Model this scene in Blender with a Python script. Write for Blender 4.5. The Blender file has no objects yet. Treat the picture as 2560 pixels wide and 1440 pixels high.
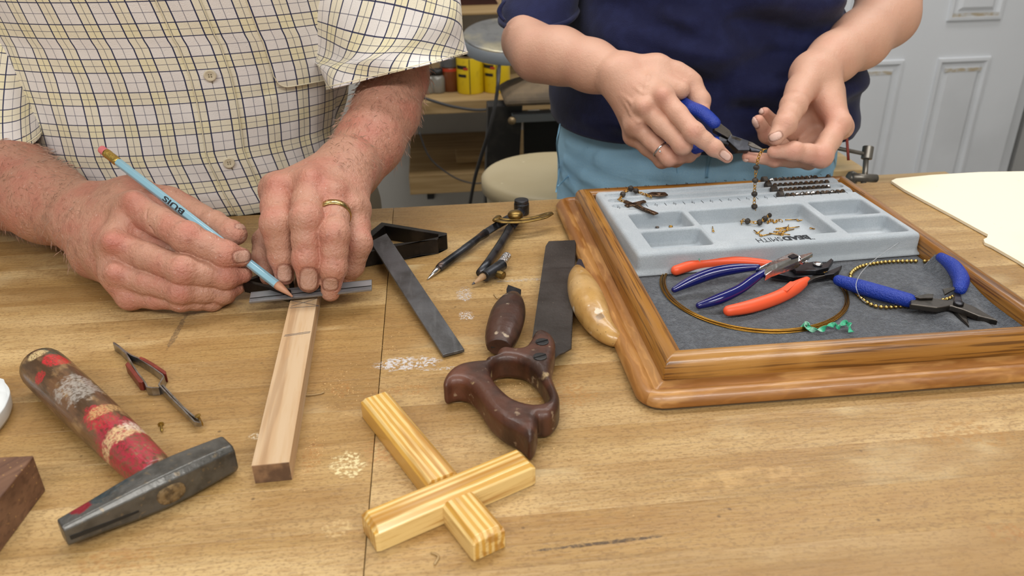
import bpy, bmesh, math, random
import numpy as np
from mathutils import Matrix, Vector, noise
import openvdb as vdb
random.seed(7); np.random.seed(7)
SC = bpy.context.scene
COL = SC.collection
PI = math.pi
# ---------------------------------------------------------------- camera (bench top is z = 0, floor z = -0.9)
H = 0.34
FPX = 2000.0
RC = np.array([[0.99460952, -0.06127099, 0.0836527], [-0.1022585, -0.44593596, 0.88920432], [-0.01717868, -0.89296527, -0.44979763]])
EYE = np.array([0, 0, H])
cam = bpy.data.objects.new('camera', bpy.data.cameras.new('camera')); COL.objects.link(cam)
cm = Matrix.Identity(4)
for i in range(3):
    cm[i][0] = RC[i][0]; cm[i][1] = -RC[i][1]; cm[i][2] = -RC[i][2]; cm[i][3] = EYE[i]
cam.matrix_world = cm
cam.data.sensor_width = 36; cam.data.lens = FPX / 2560 * 36
cam.data.clip_start = 0.02
cam.data.dof.use_dof = True; cam.data.dof.focus_distance = 0.72; cam.data.dof.aperture_fstop = 10
SC.camera = cam
# ---------------------------------------------------------------- light
w = bpy.data.worlds.new('world'); SC.world = w; w.use_nodes = True
w.node_tree.nodes['Background'].inputs[0].default_value = (0.80, 0.86, 1.0, 1); w.node_tree.nodes['Background'].inputs[1].default_value = 0.25
def area(name, loc, size, power, rot=(0, 0, 0), col=(1.0, 0.985, 0.96)):
    l = bpy.data.lights.new(name, 'AREA'); l.shape = 'RECTANGLE'; l.size, l.size_y = size; l.energy = power; l.color = col
    o = bpy.data.objects.new(name, l); o.location = loc; o.rotation_euler = rot; COL.objects.link(o); return o
LIGHTS = [(-0.3, 1.05, 9.5), (0.9, 1.15, 8.5), (-0.75, -0.95, 21), (0.75, -0.9, 21), (1.4, 2.05, 7), (-0.6, 2.2, 3)]
for lx, ly, lp in LIGHTS:
    area('ceiling_lamp', (lx, ly, 1.55), (1.2, 0.3), lp)
SC.view_settings.view_transform = 'Standard'; SC.view_settings.look = 'None'
SC.view_settings.gamma = 1; SC.view_settings.use_curve_mapping = False
SC.view_settings.exposure = 0.46
# ---------------------------------------------------------------- pixel <-> world
def ray(u, v): return RC @ np.array([(u - 1280) / FPX, (v - 720) / FPX, 1.0])
def W(u, v, z=0.0):
    d = ray(u, v); return Vector(EYE + d * ((z - H) / d[2]))
def WY(u, v, y):
    d = ray(u, v); return Vector(EYE + d * (y / d[1]))
def D(u, v, zc): return Vector(EYE + ray(u, v) * zc)
def PX(p):
    q = (np.asarray(p) - EYE) @ RC; return q[..., :2] / q[..., 2:3] * FPX + np.array([1280, 720]), q[..., 2]
def px(r, zc): return r * zc / FPX
# ---------------------------------------------------------------- colour / materials
def C(h):
    if not isinstance(h, str): return (*h[:3], 1)
    v = [int(h[i:i + 2], 16) / 255 for i in (0, 2, 4)]
    return (*[x / 12.92 if x <= .04045 else ((x + .055) / 1.055) ** 2.4 for x in v], 1)
def mat(name, base, rough=.5, metal=0., L=(), bump=(), coord='Object', rot=None, coat=0., sss=0., spec=.5, rv=None, sheen=0., trans=0., bscale=1.):
    m = bpy.data.materials.new(name); m.use_nodes = True; nt = m.node_tree; N = nt.nodes; K = nt.links
    b = N['Principled BSDF']; I = b.inputs
    I['Roughness'].default_value = rough; I['Metallic'].default_value = metal; I['Specular IOR Level'].default_value = spec
    I['Coat Weight'].default_value = coat; I['Coat Roughness'].default_value = .12
    if sheen: I['Sheen Weight'].default_value = sheen; I['Sheen Roughness'].default_value = .5
    if trans: I['Transmission Weight'].default_value = trans; I['IOR'].default_value = 1.3
    if sss:
        I['Subsurface Weight'].default_value = sss; I['Subsurface Radius'].default_value = (1, .35, .2); I['Subsurface Scale'].default_value = .004
    if coord == 'World':
        src = N.new('ShaderNodeNewGeometry').outputs['Position']
    elif coord == 'UV':
        src = N.new('ShaderNodeTexCoord').outputs['UV']
    else:
        src = N.new('ShaderNodeTexCoord').outputs['Object']
    if rot is not None:
        mp = N.new('ShaderNodeMapping'); mp.inputs['Rotation'].default_value = rot; K.new(src, mp.inputs[0]); src = mp.outputs[0]
    rnd = N.new('ShaderNodeObjectInfo').outputs['Random']
    def vec(sc, rn=True):
        mp = N.new('ShaderNodeMapping'); s = sc if hasattr(sc, '__len__') else (sc,) * 3
        mp.inputs['Scale'].default_value = s; K.new(src, mp.inputs[0])
        if not rn: return mp.outputs[0]
        ad = N.new('ShaderNodeVectorMath'); ad.operation = 'ADD'; ml = N.new('ShaderNodeMath'); ml.operation = 'MULTIPLY'
        K.new(rnd, ml.inputs[0]); ml.inputs[1].default_value = 37.3
        K.new(mp.outputs[0], ad.inputs[0]); K.new(ml.outputs[0], ad.inputs[1]); return ad.outputs[0]
    def nz(sc, det=4, dist=0.):
        t = N.new('ShaderNodeTexNoise'); t.inputs['Scale'].default_value = 1; t.inputs['Detail'].default_value = det; t.inputs['Distortion'].default_value = dist
        K.new(vec(sc), t.inputs['Vector']); return t.outputs['Fac']
    def ramp(s, lo, hi):
        r = N.new('ShaderNodeMapRange'); r.interpolation_type = 'SMOOTHSTEP'
        r.inputs['From Min'].default_value = lo; r.inputs['From Max'].default_value = hi; K.new(s, r.inputs['Value']); return r.outputs[0]
    def math_(op, a, bb):
        n = N.new('ShaderNodeMath'); n.operation = op
        for i, x in enumerate((a, bb)):
            if x is None: continue
            if isinstance(x, (int, float)): n.inputs[i].default_value = x
            else: K.new(x, n.inputs[i])
        return n.outputs[0]
    rgb = N.new('ShaderNodeRGB'); rgb.outputs[0].default_value = C(base); cur = rgb.outputs[0]
    for l in L:
        t = l[0]
        if t == 'N': f = ramp(nz(l[1], l[6] if len(l) > 6 else 4), l[2], l[3]); c, a = l[4], l[5]
        elif t == 'W':
            wv = N.new('ShaderNodeTexWave'); wv.inputs['Scale'].default_value = 1; wv.inputs['Distortion'].default_value = l[2]; wv.inputs['Detail'].default_value = 3; wv.inputs['Detail Scale'].default_value = 1.2
            wv.bands_direction = 'Y'; K.new(vec(l[1]), wv.inputs['Vector']); f = ramp(wv.outputs['Fac'], l[3], l[4]); c, a = l[5], l[6]
        elif t == 'V':
            vv = N.new('ShaderNodeTexVoronoi'); vv.inputs['Scale'].default_value = 1; K.new(vec(l[1]), vv.inputs['Vector']); f = ramp(vv.outputs['Distance'], l[3], l[2]); c, a = l[4], l[5]
        elif t == 'S':
            sb = N.new('ShaderNodeVectorMath'); sb.operation = 'SUBTRACT'; K.new(src, sb.inputs[0]); sb.inputs[1].default_value = l[1]
            rr = l[7] if len(l) > 7 else 0
            vr = N.new('ShaderNodeVectorRotate'); vr.rotation_type = 'Z_AXIS'; vr.inputs['Angle'].default_value = -rr; K.new(sb.outputs[0], vr.inputs['Vector'])
            sc = N.new('ShaderNodeVectorMath'); sc.operation = 'DIVIDE'; K.new(vr.outputs[0], sc.inputs[0]); sc.inputs[1].default_value = l[2]
            ln = N.new('ShaderNodeVectorMath'); ln.operation = 'LENGTH'; K.new(sc.outputs[0], ln.inputs[0])
            n2 = math_('MULTIPLY', math_('SUBTRACT', math_('ADD', math_('MULTIPLY', nz(l[5], 6), .6), math_('MULTIPLY', nz(l[5] * 5, 5), .4)), .5), l[6] * 1.6); f = ramp(math_('ADD', ln.outputs['Value'], n2), 1.0, .72); c, a = l[3], l[4]
            if len(l) > 8: f = math_('MULTIPLY', f, ramp(nz(l[5] * 9, 4), .5 - l[8] * .3, .62))
        elif t == 'A':
            at = N.new('ShaderNodeAttribute'); at.attribute_name = l[1]; f = at.outputs['Fac']; c, a = l[2], l[3]
        elif t == 'R': f = rnd; c, a = l[1], l[2]
        mx = N.new('ShaderNodeMix'); mx.data_type = 'RGBA'; K.new(math_('MULTIPLY', f, a), mx.inputs[0]); K.new(cur, mx.inputs[6]); mx.inputs[7].default_value = C(c); cur = mx.outputs[2]
    K.new(cur, I['Base Color'])
    if rv: K.new(math_('ADD', math_('MULTIPLY', math_('SUBTRACT', nz(rv[0]), .5), rv[1]), rough), I['Roughness'])
    if bump:
        h = None
        for bb in bump:
            x = math_('MULTIPLY', nz(bb[0], bb[2] if len(bb) > 2 else 3), bb[1]); h = x if h is None else math_('ADD', h, x)
        bn = N.new('ShaderNodeBump'); bn.inputs['Distance'].default_value = 1; bn.inputs['Strength'].default_value = bscale; K.new(h, bn.inputs['Height']); K.new(bn.outputs[0], I['Normal'])
    m['nt'] = 1
    return m
# ---------------------------------------------------------------- objects
MW = {}
def tag(o, label=None, cat=None, group=None, kind=None):
    if label: o['label'] = label
    if cat: o['category'] = cat
    if group: o['group'] = group
    if kind: o['kind'] = kind
    return o
def put(o, parent=None, mw=None):
    mw = mw.copy() if mw is not None else Matrix.Identity(4)
    COL.objects.link(o)
    if parent:
        o.parent = parent; o.matrix_basis = MW[parent.name].inverted() @ mw
    else: o.matrix_basis = mw
    MW[o.name] = mw; return o
def thing(name, label, cat, loc=(0, 0, 0), group=None):
    o = bpy.data.objects.new(name, None); o.empty_display_size = .02
    return tag(put(o, None, Matrix.Translation(loc)), label, cat, group)
def mesh(name, v, f, smooth=True):
    me = bpy.data.meshes.new(name); me.from_pydata([tuple(x) for x in v], [], f); me.update()
    if smooth: me.shade_smooth()
    return me
def obj(name, vf, m, parent=None, mw=None, bevel=0, seg=2, smooth=True, angle=.6, origin=None):
    """vf = (verts, faces) or a mesh; world coordinates unless mw is given"""
    if isinstance(vf, tuple):
        v, f = vf
        if mw is None:
            a = np.array([tuple(x) for x in v]); o0 = (a.min(0) + a.max(0)) / 2; o0[2] = a[:, 2].min()
            if origin is not None: o0 = np.array(origin)
            v = a - o0; mw = Matrix.Translation(o0)
        me = mesh(name, v, f, smooth)
    else: me = vf
    if m is not None and not me.materials: me.materials.append(m)
    o = bpy.data.objects.new(name, me); put(o, parent, mw)
    if bevel:
        b = o.modifiers.new('bevel', 'BEVEL'); b.width = bevel; b.segments = seg; b.limit_method = 'ANGLE'; b.angle_limit = angle; b.harden_normals = False
    if smooth and bevel: 
        me.set_sharp_from_angle(angle=.9)
    return o
def again(o, mw, parent=None, name=None):
    c = o.copy(); c.parent = None; put(c, parent, mw); return c
# ---------------------------------------------------------------- shapes
def frame(p, x, up=(0, 0, 1)):
    x = Vector(x).normalized(); z = Vector(up) - x * x.dot(Vector(up)); z.normalize(); y = z.cross(x)
    m = Matrix.Identity(4)
    for i in range(3): m[i][0], m[i][1], m[i][2], m[i][3] = x[i], y[i], z[i], p[i]
    return m
def join(*vfs):
    V, F = [], []
    for v, f in vfs:
        k = len(V); V += [tuple(x) for x in v]; F += [tuple(i + k for i in q) for q in f]
    return V, F
def xf(vf, m): return [m @ Vector(v) for v in vf[0]], vf[1]
def box(sx, sy, sz, c=(0, 0, 0)):
    v = [(c[0] + x * sx / 2, c[1] + y * sy / 2, c[2] + z * sz / 2) for x in (-1, 1) for y in (-1, 1) for z in (-1, 1)]
    return v, [(0, 1, 3, 2), (4, 6, 7, 5), (0, 4, 5, 1), (2, 3, 7, 6), (0, 2, 6, 4), (1, 5, 7, 3)]
def loft(rings, cap=True, closed=False):
    n = len(rings[0]); V = [tuple(p) for r in rings for p in r]; F = []
    m = len(rings)
    for i in range(m if closed else m - 1):
        a, b = i * n, ((i + 1) % m) * n
        for j in range(n): F.append((a + j, a + (j + 1) % n, b + (j + 1) % n, b + j))
    if cap and not closed:
        F.append(tuple(reversed(range(n)))); F.append(tuple(range((m - 1) * n, m * n)))
    return V, F
def catmull(pts, n):
    P = [np.array(tuple(p), float) for p in pts]; out = []
    for i in range(len(P) - 1):
        a, b, c, d = P[max(i - 1, 0)], P[i], P[i + 1], P[min(i + 2, len(P) - 1)]
        for k in range(n):
            t = k / n; out.append(.5 * (2 * b + (c - a) * t + (2 * a - 5 * b + 4 * c - d) * t * t + (3 * b - a - 3 * c + d) * t ** 3))
    out.append(P[-1]); return out
def catmull_closed(pts, n):
    P = [np.array(tuple(p), float) for p in pts]; m = len(P); out = []
    for i in range(m):
        a, b, c, d = P[i - 1], P[i], P[(i + 1) % m], P[(i + 2) % m]
        for k in range(n):
            t = k / n; out.append(.5 * (2 * b + (c - a) * t + (2 * a - 5 * b + 4 * c - d) * t * t + (3 * b - a - 3 * c + d) * t ** 3))
    return out
def tube(path, r, n=12, sub=0, up=(0, 0, 1), flat=1., roundcap=0, closed=False):
    """round or flattened tube; r scalar or per point; flat = thickness along up / width"""
    if np.isscalar(r): r = [r] * len(path)
    if sub:
        q = catmull([tuple(p) + (rr,) for p, rr in zip(path, r)], sub); path = [Vector(x[:3]) for x in q]; r = [x[3] for x in q]
    path = [Vector(p) for p in path]; r = list(r)
    if roundcap:
        def capp(p, d, rr): return [(p + d * rr * math.sin(a), rr * math.cos(a)) for a in (PI * .15, PI * .3, PI * .4, PI * .47)]
        d0 = (path[0] - path[1]).normalized(); d1 = (path[-1] - path[-2]).normalized()
        a = list(reversed(capp(path[0], d0, r[0]))); b = capp(path[-1], d1, r[-1])
        if roundcap == 1: b = []
        if roundcap == 2: a = []
        path = [x[0] for x in a] + path + [x[0] for x in b]; r = [x[1] for x in a] + r + [x[1] for x in b]
    rings = []; up = Vector(up); m = len(path)
    for i, p in enumerate(path):
        if closed: t = path[(i + 1) % m] - path[i - 1]
        else: t = path[min(i + 1, m - 1)] - path[max(i - 1, 0)]
        t.normalize(); z = up - t * up.dot(t)
        if z.length < 1e-4: z = Vector((1, 0, 0)) - t * t.x
        z.normalize(); y = z.cross(t)
        rings.append([p + (y * math.cos(a) + z * math.sin(a) * flat) * r[i] for a in [2 * PI * k / n for k in range(n)]])
    return loft(rings, True, closed)
def lathe(prof, n=24, cap=True):
    """profile [(z, r)] about local z"""
    return loft([[(r * math.cos(2 * PI * k / n), r * math.sin(2 * PI * k / n), z) for k in range(n)] for z, r in prof], cap)
def slab(pts, zt, zb, hole=None):
    """vertical extrusion of a world outline"""
    bm = bmesh.new(); loops = [pts] + ([hole] if hole else []); es = []
    for lp in loops:
        vs = [bm.verts.new((p[0], p[1], zb)) for p in lp]
        es += [bm.edges.new((vs[i], vs[(i + 1) % len(vs)])) for i in range(len(vs))]
    if hole: bmesh.ops.triangle_fill(bm, edges=es, use_beauty=True)
    else: bm.faces.new(list(bm.verts))
    fs = list(bm.faces); r = bmesh.ops.extrude_face_region(bm, geom=fs)
    for g in r['geom']:
        if isinstance(g, bmesh.types.BMVert): g.co.z = zt
    bmesh.ops.recalc_face_normals(bm, faces=list(bm.faces)); bm.verts.index_update()
    out = [tuple(v.co) for v in bm.verts], [tuple(v.index for v in f.verts) for f in bm.faces]; bm.free(); return out
def ribbon(path, t, z0, z1):
    """upright strip of thickness t along a world xy path; z0 / z1 scalars or lists"""
    n = len(path); rings = []
    for i, p in enumerate(path):
        d = Vector(path[min(i + 1, n - 1)]).xy - Vector(path[max(i - 1, 0)]).xy; d.normalize(); q = Vector((-d.y, d.x)) * t / 2
        a, b = (z0[i] if hasattr(z0, '__len__') else z0), (z1[i] if hasattr(z1, '__len__') else z1)
        rings.append([(p[0] + q.x, p[1] + q.y, a), (p[0] - q.x, p[1] - q.y, a), (p[0] - q.x, p[1] - q.y, b), (p[0] + q.x, p[1] + q.y, b)])
    return loft(rings)
def ico(r, sub=2):
    bm = bmesh.new(); bmesh.ops.create_icosphere(bm, subdivisions=sub, radius=r); bm.verts.index_update()
    o = [tuple(v.co) for v in bm.verts], [tuple(v.index for v in f.verts) for f in bm.faces]; bm.free(); return o
def torus(R, r, n=16, k=8, sx=1.):
    return loft([[((R + r * math.cos(b)) * math.cos(a) * sx, (R + r * math.cos(b)) * math.sin(a), r * math.sin(b)) for b in [2 * PI * j / k for j in range(k)]] for a in [2 * PI * i / n for i in range(n)]], False, True)
def text_vf(s, size, bold=0., fit=None):
    c = bpy.data.curves.new('lettering', 'FONT'); c.body = s; c.size = size; c.align_x = 'CENTER'; c.align_y = 'CENTER'; c.offset = bold; c.extrude = .00006; c.resolution_u = 4
    o = bpy.data.objects.new('tmp', c); COL.objects.link(o); bpy.context.view_layer.update(); me = bpy.data.meshes.new_from_object(o.evaluated_get(bpy.context.evaluated_depsgraph_get()))
    v = [tuple(x.co) for x in me.vertices]; f = [tuple(p.vertices) for p in me.polygons]; bpy.data.objects.remove(o); bpy.data.meshes.remove(me); bpy.data.curves.remove(c)
    if fit and v:
        a = np.array(v); lo, hi = a.min(0), a.max(0); v = [((x - (lo[0] + hi[0]) / 2) * fit[0] / (hi[0] - lo[0]), (y - (lo[1] + hi[1]) / 2) * fit[1] / (hi[1] - lo[1]), z) for x, y, z in v]
    return v, f
# ---------------------------------------------------------------- distance fields -> one smooth surface
class Field:
    def __init__(s, lo, hi, h):
        s.h = h; s.o = np.floor(np.array(lo) / h).astype(int); n = np.ceil(np.array(hi) / h).astype(int) - s.o + 1
        s.a = np.full(n, 1.0, np.float32); s.ax = [((np.arange(n[i]) + s.o[i]) * h).astype(np.float32) for i in range(3)]
    def win(s, lo, hi):
        sl = []
        for i in range(3):
            a = int(max(0, math.floor(lo[i] / s.h) - s.o[i])); b = int(min(s.a.shape[i], math.ceil(hi[i] / s.h) - s.o[i] + 1))
            if b <= a: return None, None
            sl.append(slice(a, b))
        return tuple(sl), [s.ax[0][sl[0]][:, None, None], s.ax[1][sl[1]][None, :, None], s.ax[2][sl[2]][None, None, :]]
    def mix(s, sl, d, k, sub=False):
        a = s.a[sl]
        if sub: d, a = d, -a
        if k > 0:
            h = np.clip(.5 + .5 * (a - d) / k, 0, 1); r = a * (1 - h) + d * h - k * h * (1 - h)
        else: r = np.minimum(a, d)
        s.a[sl] = -r if sub else r
    def cone(s, p, q, r0, r1, k=.002, sub=False, n=None, sq=1.):
        p, q = np.array(tuple(p), np.float32), np.array(tuple(q), np.float32); pad = max(r0, r1) + k * 1.2 + 3 * s.h
        sl, g = s.win(np.minimum(p, q) - pad, np.maximum(p, q) + pad)
        if sl is None: return
        b = q - p; bb = float(b @ b) + 1e-12; X = [g[i] - p[i] for i in range(3)]
        t = np.clip((X[0] * b[0] + X[1] * b[1] + X[2] * b[2]) / bb, 0, 1); Y = [X[i] - t * b[i] for i in range(3)]
        d2 = Y[0] ** 2 + Y[1] ** 2 + Y[2] ** 2
        if n is not None:
            m = Y[0] * n[0] + Y[1] * n[1] + Y[2] * n[2]; d2 = d2 + m * m * (sq * sq - 1)
        s.mix(sl, np.sqrt(d2) - (r0 + t * (r1 - r0)), k, sub)
    def ell(s, c, M, k=.002, sub=False):
        """M: 3 rows of (unit axis, radius)"""
        c = np.array(tuple(c), np.float32); rm = max(m[1] for m in M); rn = min(m[1] for m in M); pad = rm + k * 1.2 + 3 * s.h
        sl, g = s.win(c - pad, c + pad)
        if sl is None: return
        X = [g[i] - c[i] for i in range(3)]; d = 0
        for ax, r in M: d = d + ((X[0] * ax[0] + X[1] * ax[1] + X[2] * ax[2]) / r) ** 2
        s.mix(sl, (np.sqrt(d) - 1) * rn, k, sub)
    def sph(s, c, r, k=.002, sub=False): s.cone(c, c, r, r, k, sub)
    def rbox(s, c, half, r, k=0., sub=False, M=None):
        c = np.array(tuple(c)); pad = float(np.linalg.norm(half)) + 4 * s.h; sl, g = s.win(c - pad, c + pad)
        X = [g[i] - c[i] for i in range(3)]
        if M is not None: X = [X[0] * M[0][i] + X[1] * M[1][i] + X[2] * M[2][i] for i in range(3)]
        q = [np.abs(X[i]) - (half[i] - r) for i in range(3)]
        d = np.sqrt(sum(np.maximum(a, 0) ** 2 for a in q)) + np.minimum(np.maximum(np.maximum(q[0], q[1]), q[2]), 0) - r
        s.mix(sl, d, k, sub)
    def mesh(s):
        g = vdb.FloatGrid(1.0); g.copyFromArray(np.clip(s.a, -4 * s.h, 1.0), ijk=tuple(int(x) for x in s.o))
        g.transform = vdb.createLinearTransform(voxelSize=s.h); pts, quads = g.convertToQuads(0.0)
        return np.array(pts, float), np.array(quads)
def poly_sd(P, X, Y):
    """signed distance to a closed 2-D polygon on a grid"""
    P = np.array([(p[0], p[1]) for p in P], np.float32); d = np.full(X.shape, 1e9, np.float32); ins = np.zeros(X.shape, bool)
    for i in range(len(P)):
        a, b = P[i], P[(i + 1) % len(P)]; e = b - a; wx, wy = X - a[0], Y - a[1]
        t = np.clip((wx * e[0] + wy * e[1]) / (e @ e + 1e-15), 0, 1); d = np.minimum(d, (wx - t * e[0]) ** 2 + (wy - t * e[1]) ** 2)
        c = (a[1] > Y) != (b[1] > Y)
        if abs(e[1]) > 1e-12: ins ^= c & (X < e[0] * (Y - a[1]) / e[1] + a[0])
    return np.where(ins, -1, 1) * np.sqrt(d)
def vdb_mesh(name, pts, quads, m, org):
    me = bpy.data.meshes.new(name); p = pts - np.array(org); n = len(quads)
    me.vertices.add(len(p)); me.vertices.foreach_set('co', p.ravel().astype(np.float32))
    me.loops.add(n * 4); me.loops.foreach_set('vertex_index', quads.ravel().astype(np.int32))
    me.polygons.add(n); me.polygons.foreach_set('loop_start', np.arange(0, n * 4, 4, dtype=np.int32))
    try: me.polygons.foreach_set('loop_total', np.full(n, 4, np.int32))
    except Exception: pass
    me.update(calc_edges=True); me.validate(); me.shade_smooth()
    if m: me.materials.append(m)
    return me
# ================================================================ room
FZ = -0.9
m_wall = mat('wall_paint', 'c2c1bd', .8, L=[('N', 3, .4, .7, 'b2b0aa', .6)], bump=[(60, .0006)])
m_wall_r = mat('side_wall_paint', 'b9b7b2', .8, bump=[(60, .0006)])
m_floor = mat('floor_concrete', '8c8780', .7, L=[('N', 5, .4, .7, '6f6a63', .7)])
m_ceil = mat('ceiling_paint', 'e4e1da', .9)
def struct(name, vf, m, **k): return tag(obj(name, vf, m, smooth=False, **k), kind='structure')
RX0, RX1, RY0, RY1, CZ = -2.4, 3.2, -1.6, 2.75, 1.62
struct('floor', box(RX1 - RX0 + .2, RY1 - RY0 + .2, .1, ((RX0 + RX1) / 2, (RY0 + RY1) / 2, FZ - .05)), m_floor)
struct('ceiling', box(RX1 - RX0 + .2, RY1 - RY0 + .2, .1, ((RX0 + RX1) / 2, (RY0 + RY1) / 2, CZ + .05)), m_ceil)
hc, hh = (FZ + CZ) / 2, CZ - FZ
struct('wall_back', box(RX1 - RX0, .1, hh, ((RX0 + RX1) / 2, RY1 + .05, hc)), m_wall)
struct('wall_front', box(RX1 - RX0, .1, hh, ((RX0 + RX1) / 2, RY0 - .05, hc)), m_wall)
struct('wall_left', box(.1, RY1 - RY0, hh, (RX0 - .05, (RY0 + RY1) / 2, hc)), m_wall)
struct('wall_right', box(.1, RY1 - RY0, hh, (RX1 + .05, (RY0 + RY1) / 2, hc)), m_wall_r)
struct('baseboard_back', box(RX1 - RX0, .015, .1, ((RX0 + RX1) / 2, RY1 - .008, FZ + .05)), mat('baseboard_paint', 'c9c8c3', .5))
# ---------------------------------------------------------------- workbench of maple boards
SEAM = -.0545
tb = [('N', (4, 70, 70), .42, .62, 'a07b48', .5, 5), ('N', (9, 260, 260), .45, .7, '86683c', .5, 3), ('N', (2.2, 14, 14), .42, .7, 'dabd8a', .6, 3), ('N', (16, 30, 30), .5, .66, '9c7848', .45, 6), ('N', (380, 700, 700), .5, .64, '6f5230', .42, 2),
      ('N', (60, 380, 300), .52, .62, '8a622f', .26, 2), ('N', (3, 3, 3), .56, .72, '94713f', .42, 5), ('V', (34, 34, 34), .02, .06, '4a331c', .6), ('N', (7, 9, 9), .6, .75, 'efe0b4', .35, 5)]
def spot(u, v, ru, rv_, col, amt, ns=60, na=.8, z=0, ang=0, br=.25):
    p = W(u, v, z); a = (W(u + ru, v, z) - p).length; b = (W(u, v + rv_, z) - p).length; return ('S', (p.x, p.y, 0), (a, b, 1), col, amt, ns, na, ang, br)
stains_and_shade = [spot(1015, 908, 88, 20, 'c9c8cb', .9, 50, .7), spot(1110, 921, 75, 4, 'bdb9b8', .8, 80, .6), spot(1160, 735, 22, 18, 'bdbcc0', .75, 90, 1.2), spot(1165, 790, 20, 14, 'cfcfd2', .7, 90, 1.4),
          spot(1310, 700, 75, 4, 'b5b3b0', .6, 90, .8), spot(868, 1160, 50, 32, 'eadcab', .75, 40, 1.5), spot(2400, 1085, 130, 38, 'a37433', .55, 22, 1.3), spot(1415, 985, 80, 40, 'a4753d', .55, 40, 1.5),
          spot(1010, 975, 110, 14, 'a1703a', .45, 50, 1.6), spot(780, 1140, 30, 45, 'a1703a', .5, 50, 1.6), spot(850, 975, 26, 20, 'a06c35', .6, 60, 1.5), spot(960, 1130, 60, 34, 'b98552', .5, 40, 1.5),
          spot(442, 830, 9, 50, '5b4a38', .7, 90, 1.1, 0, 0, .8), spot(1510, 1357, 185, 5, '4a3a2c', .9, 60, 1.1, 0, .035, 1.0), spot(2520, 1330, 60, 28, 'a06c35', .5, 40, 1.4), spot(290, 1400, 90, 34, 'a06c35', .4, 30, 1.5),
          spot(640, 1090, 22, 9, 'e6d9c0', .6, 60, 1.2), spot(60, 960, 90, 25, '8c6a44', .35, 25, 1.3), spot(1760, 1000, 120, 10, '8a6238', .35, 40, 1.2), spot(300, 650, 260, 45, '8b6a42', .35, 10, 1.2),  # last spot: dimmer light by the man's arm, painted into the board colour
          spot(1880, 1190, 200, 30, 'd9b277', .3, 12, 1.4), spot(1450, 1290, 260, 30, '9b7038', .25, 14, 1.4), spot(840, 1320, 40, 24, 'e2c690', .35, 40, 1.2)]
m_board = mat('maple_board', 'b08e58', .42, L=[('R', '8f6d40', .75)] + tb + stains_and_shade, coord='World', bump=[((60, 420, 300), .0004), ((12, 14, 14), .0006)], rv=(30, .22), spec=.45)
bench = thing('workbench', 'long butcher block workbench of maple strips strewn with hand tools', 'workbench', (0, .5, FZ))
BY0, BY1, n = .08, .902, 20
bw = (BY1 - BY0) / n; first = None
for i in range(n):
    for x0, x1 in ((-1.1, SEAM - .0003), (SEAM + .0003, 1.25)):
        y0 = BY0 + i * bw
        vf = box(x1 - x0, bw - .00008, .045, (0, 0, -.0225))
        obj('board', vf, m_board, bench, Matrix.Translation(((x0 + x1) / 2, y0 + bw / 2, 0)), smooth=False, bevel=.00014, seg=1)
m_bleg = mat('bench_frame_paint', '6d5a42', .6, L=[('N', (3, 3, 30), .4, .7, '4e3f2d', .6)])
for y in (.16, .85): obj('apron', box(2.2, .03, .1, (.08, y, -.096)), m_bleg, bench, bevel=.003)
for x in (-.95, 1.1):
    for y in (.2, .81): obj('leg', box(.08, .08, .853, (x, y, FZ + .4265)), m_bleg, bench, bevel=.004)
# ---------------------------------------------------------------- six-panel door leaning by the wall
DY = 2.55
m_door = mat('door_paint', 'dfe3e8', .45, L=[('N', 2, .4, .7, 'c6c9cd', .6)])
m_dirt = mat('door_grime', 'b7a98f', .7, L=[('N', (50, 50, 90), .4, .6, 'cfd0d0', .9)])
def wy(u, v): return WY(u, v, DY)
dx0, dx1 = wy(2150, 100).x - .12, wy(2562, 190).x
door = tag(obj('door_1', box(dx1 - dx0, .036, 2.03, ((dx0 + dx1) / 2, DY + .022, FZ + .02 + 1.015)), m_door, smooth=False, bevel=.002), kind='structure')
pl = [wy(2256, 160).x - .205, wy(2256, 160).x, wy(2350, 150).x, wy(2473, 148).x]
pz = [FZ + .2, wy(2410, 148).z, wy(2440, 46).z, wy(2440, 46).z + .62, wy(2440, 46).z + .72, wy(2440, 46).z + .92]
for a, b in ((pl[0], pl[1]), (pl[2], pl[3])):
    for z0, z1 in ((pz[0], pz[1]), (pz[2], pz[3]), (pz[4], pz[5])):
        def rect(i, y): return [(a + i, y, z0 + i), (b - i, y, z0 + i), (b - i, y, z1 - i), (a + i, y, z1 - i)]
        vf = loft([rect(-.006, DY + .004), rect(-.004, DY - .004), rect(.006, DY - .005), rect(.014, DY + .0035), rect(.024, DY + .0035), rect(.036, DY - .003)], cap=False)
        vf = (vf[0], vf[1] + [(20, 21, 22, 23)])
        obj('door_panel', vf, m_door, door, smooth=False)
tag(obj('door_grime', box(.13, .001, .012, ((pl[2] + pl[3]) / 2, DY - .0036, pz[1] - .034)), m_dirt, door, smooth=False), 'dirty smudge under the panel moulding')
obj('door_grime', box(.17, .001, .012, ((pl[2] + pl[3]) / 2, DY - .0036, pz[2] + .012)), m_dirt, door, smooth=False)
obj('door_grime', box(.1, .001, .012, ((pl[0] + pl[1]) / 2 + .02, DY - .0036, pz[1] - .034)), m_dirt, door, smooth=False)
struct('trim_1', box(.07, .05, hh - .1, (dx1 + .045, DY + .09, hc)), m_door)
struct('trim_2', box(.5, .04, hh - .1, (dx1 + .36, DY + .1, hc)), mat('jamb_paint', 'a9a9a8', .6))
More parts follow.
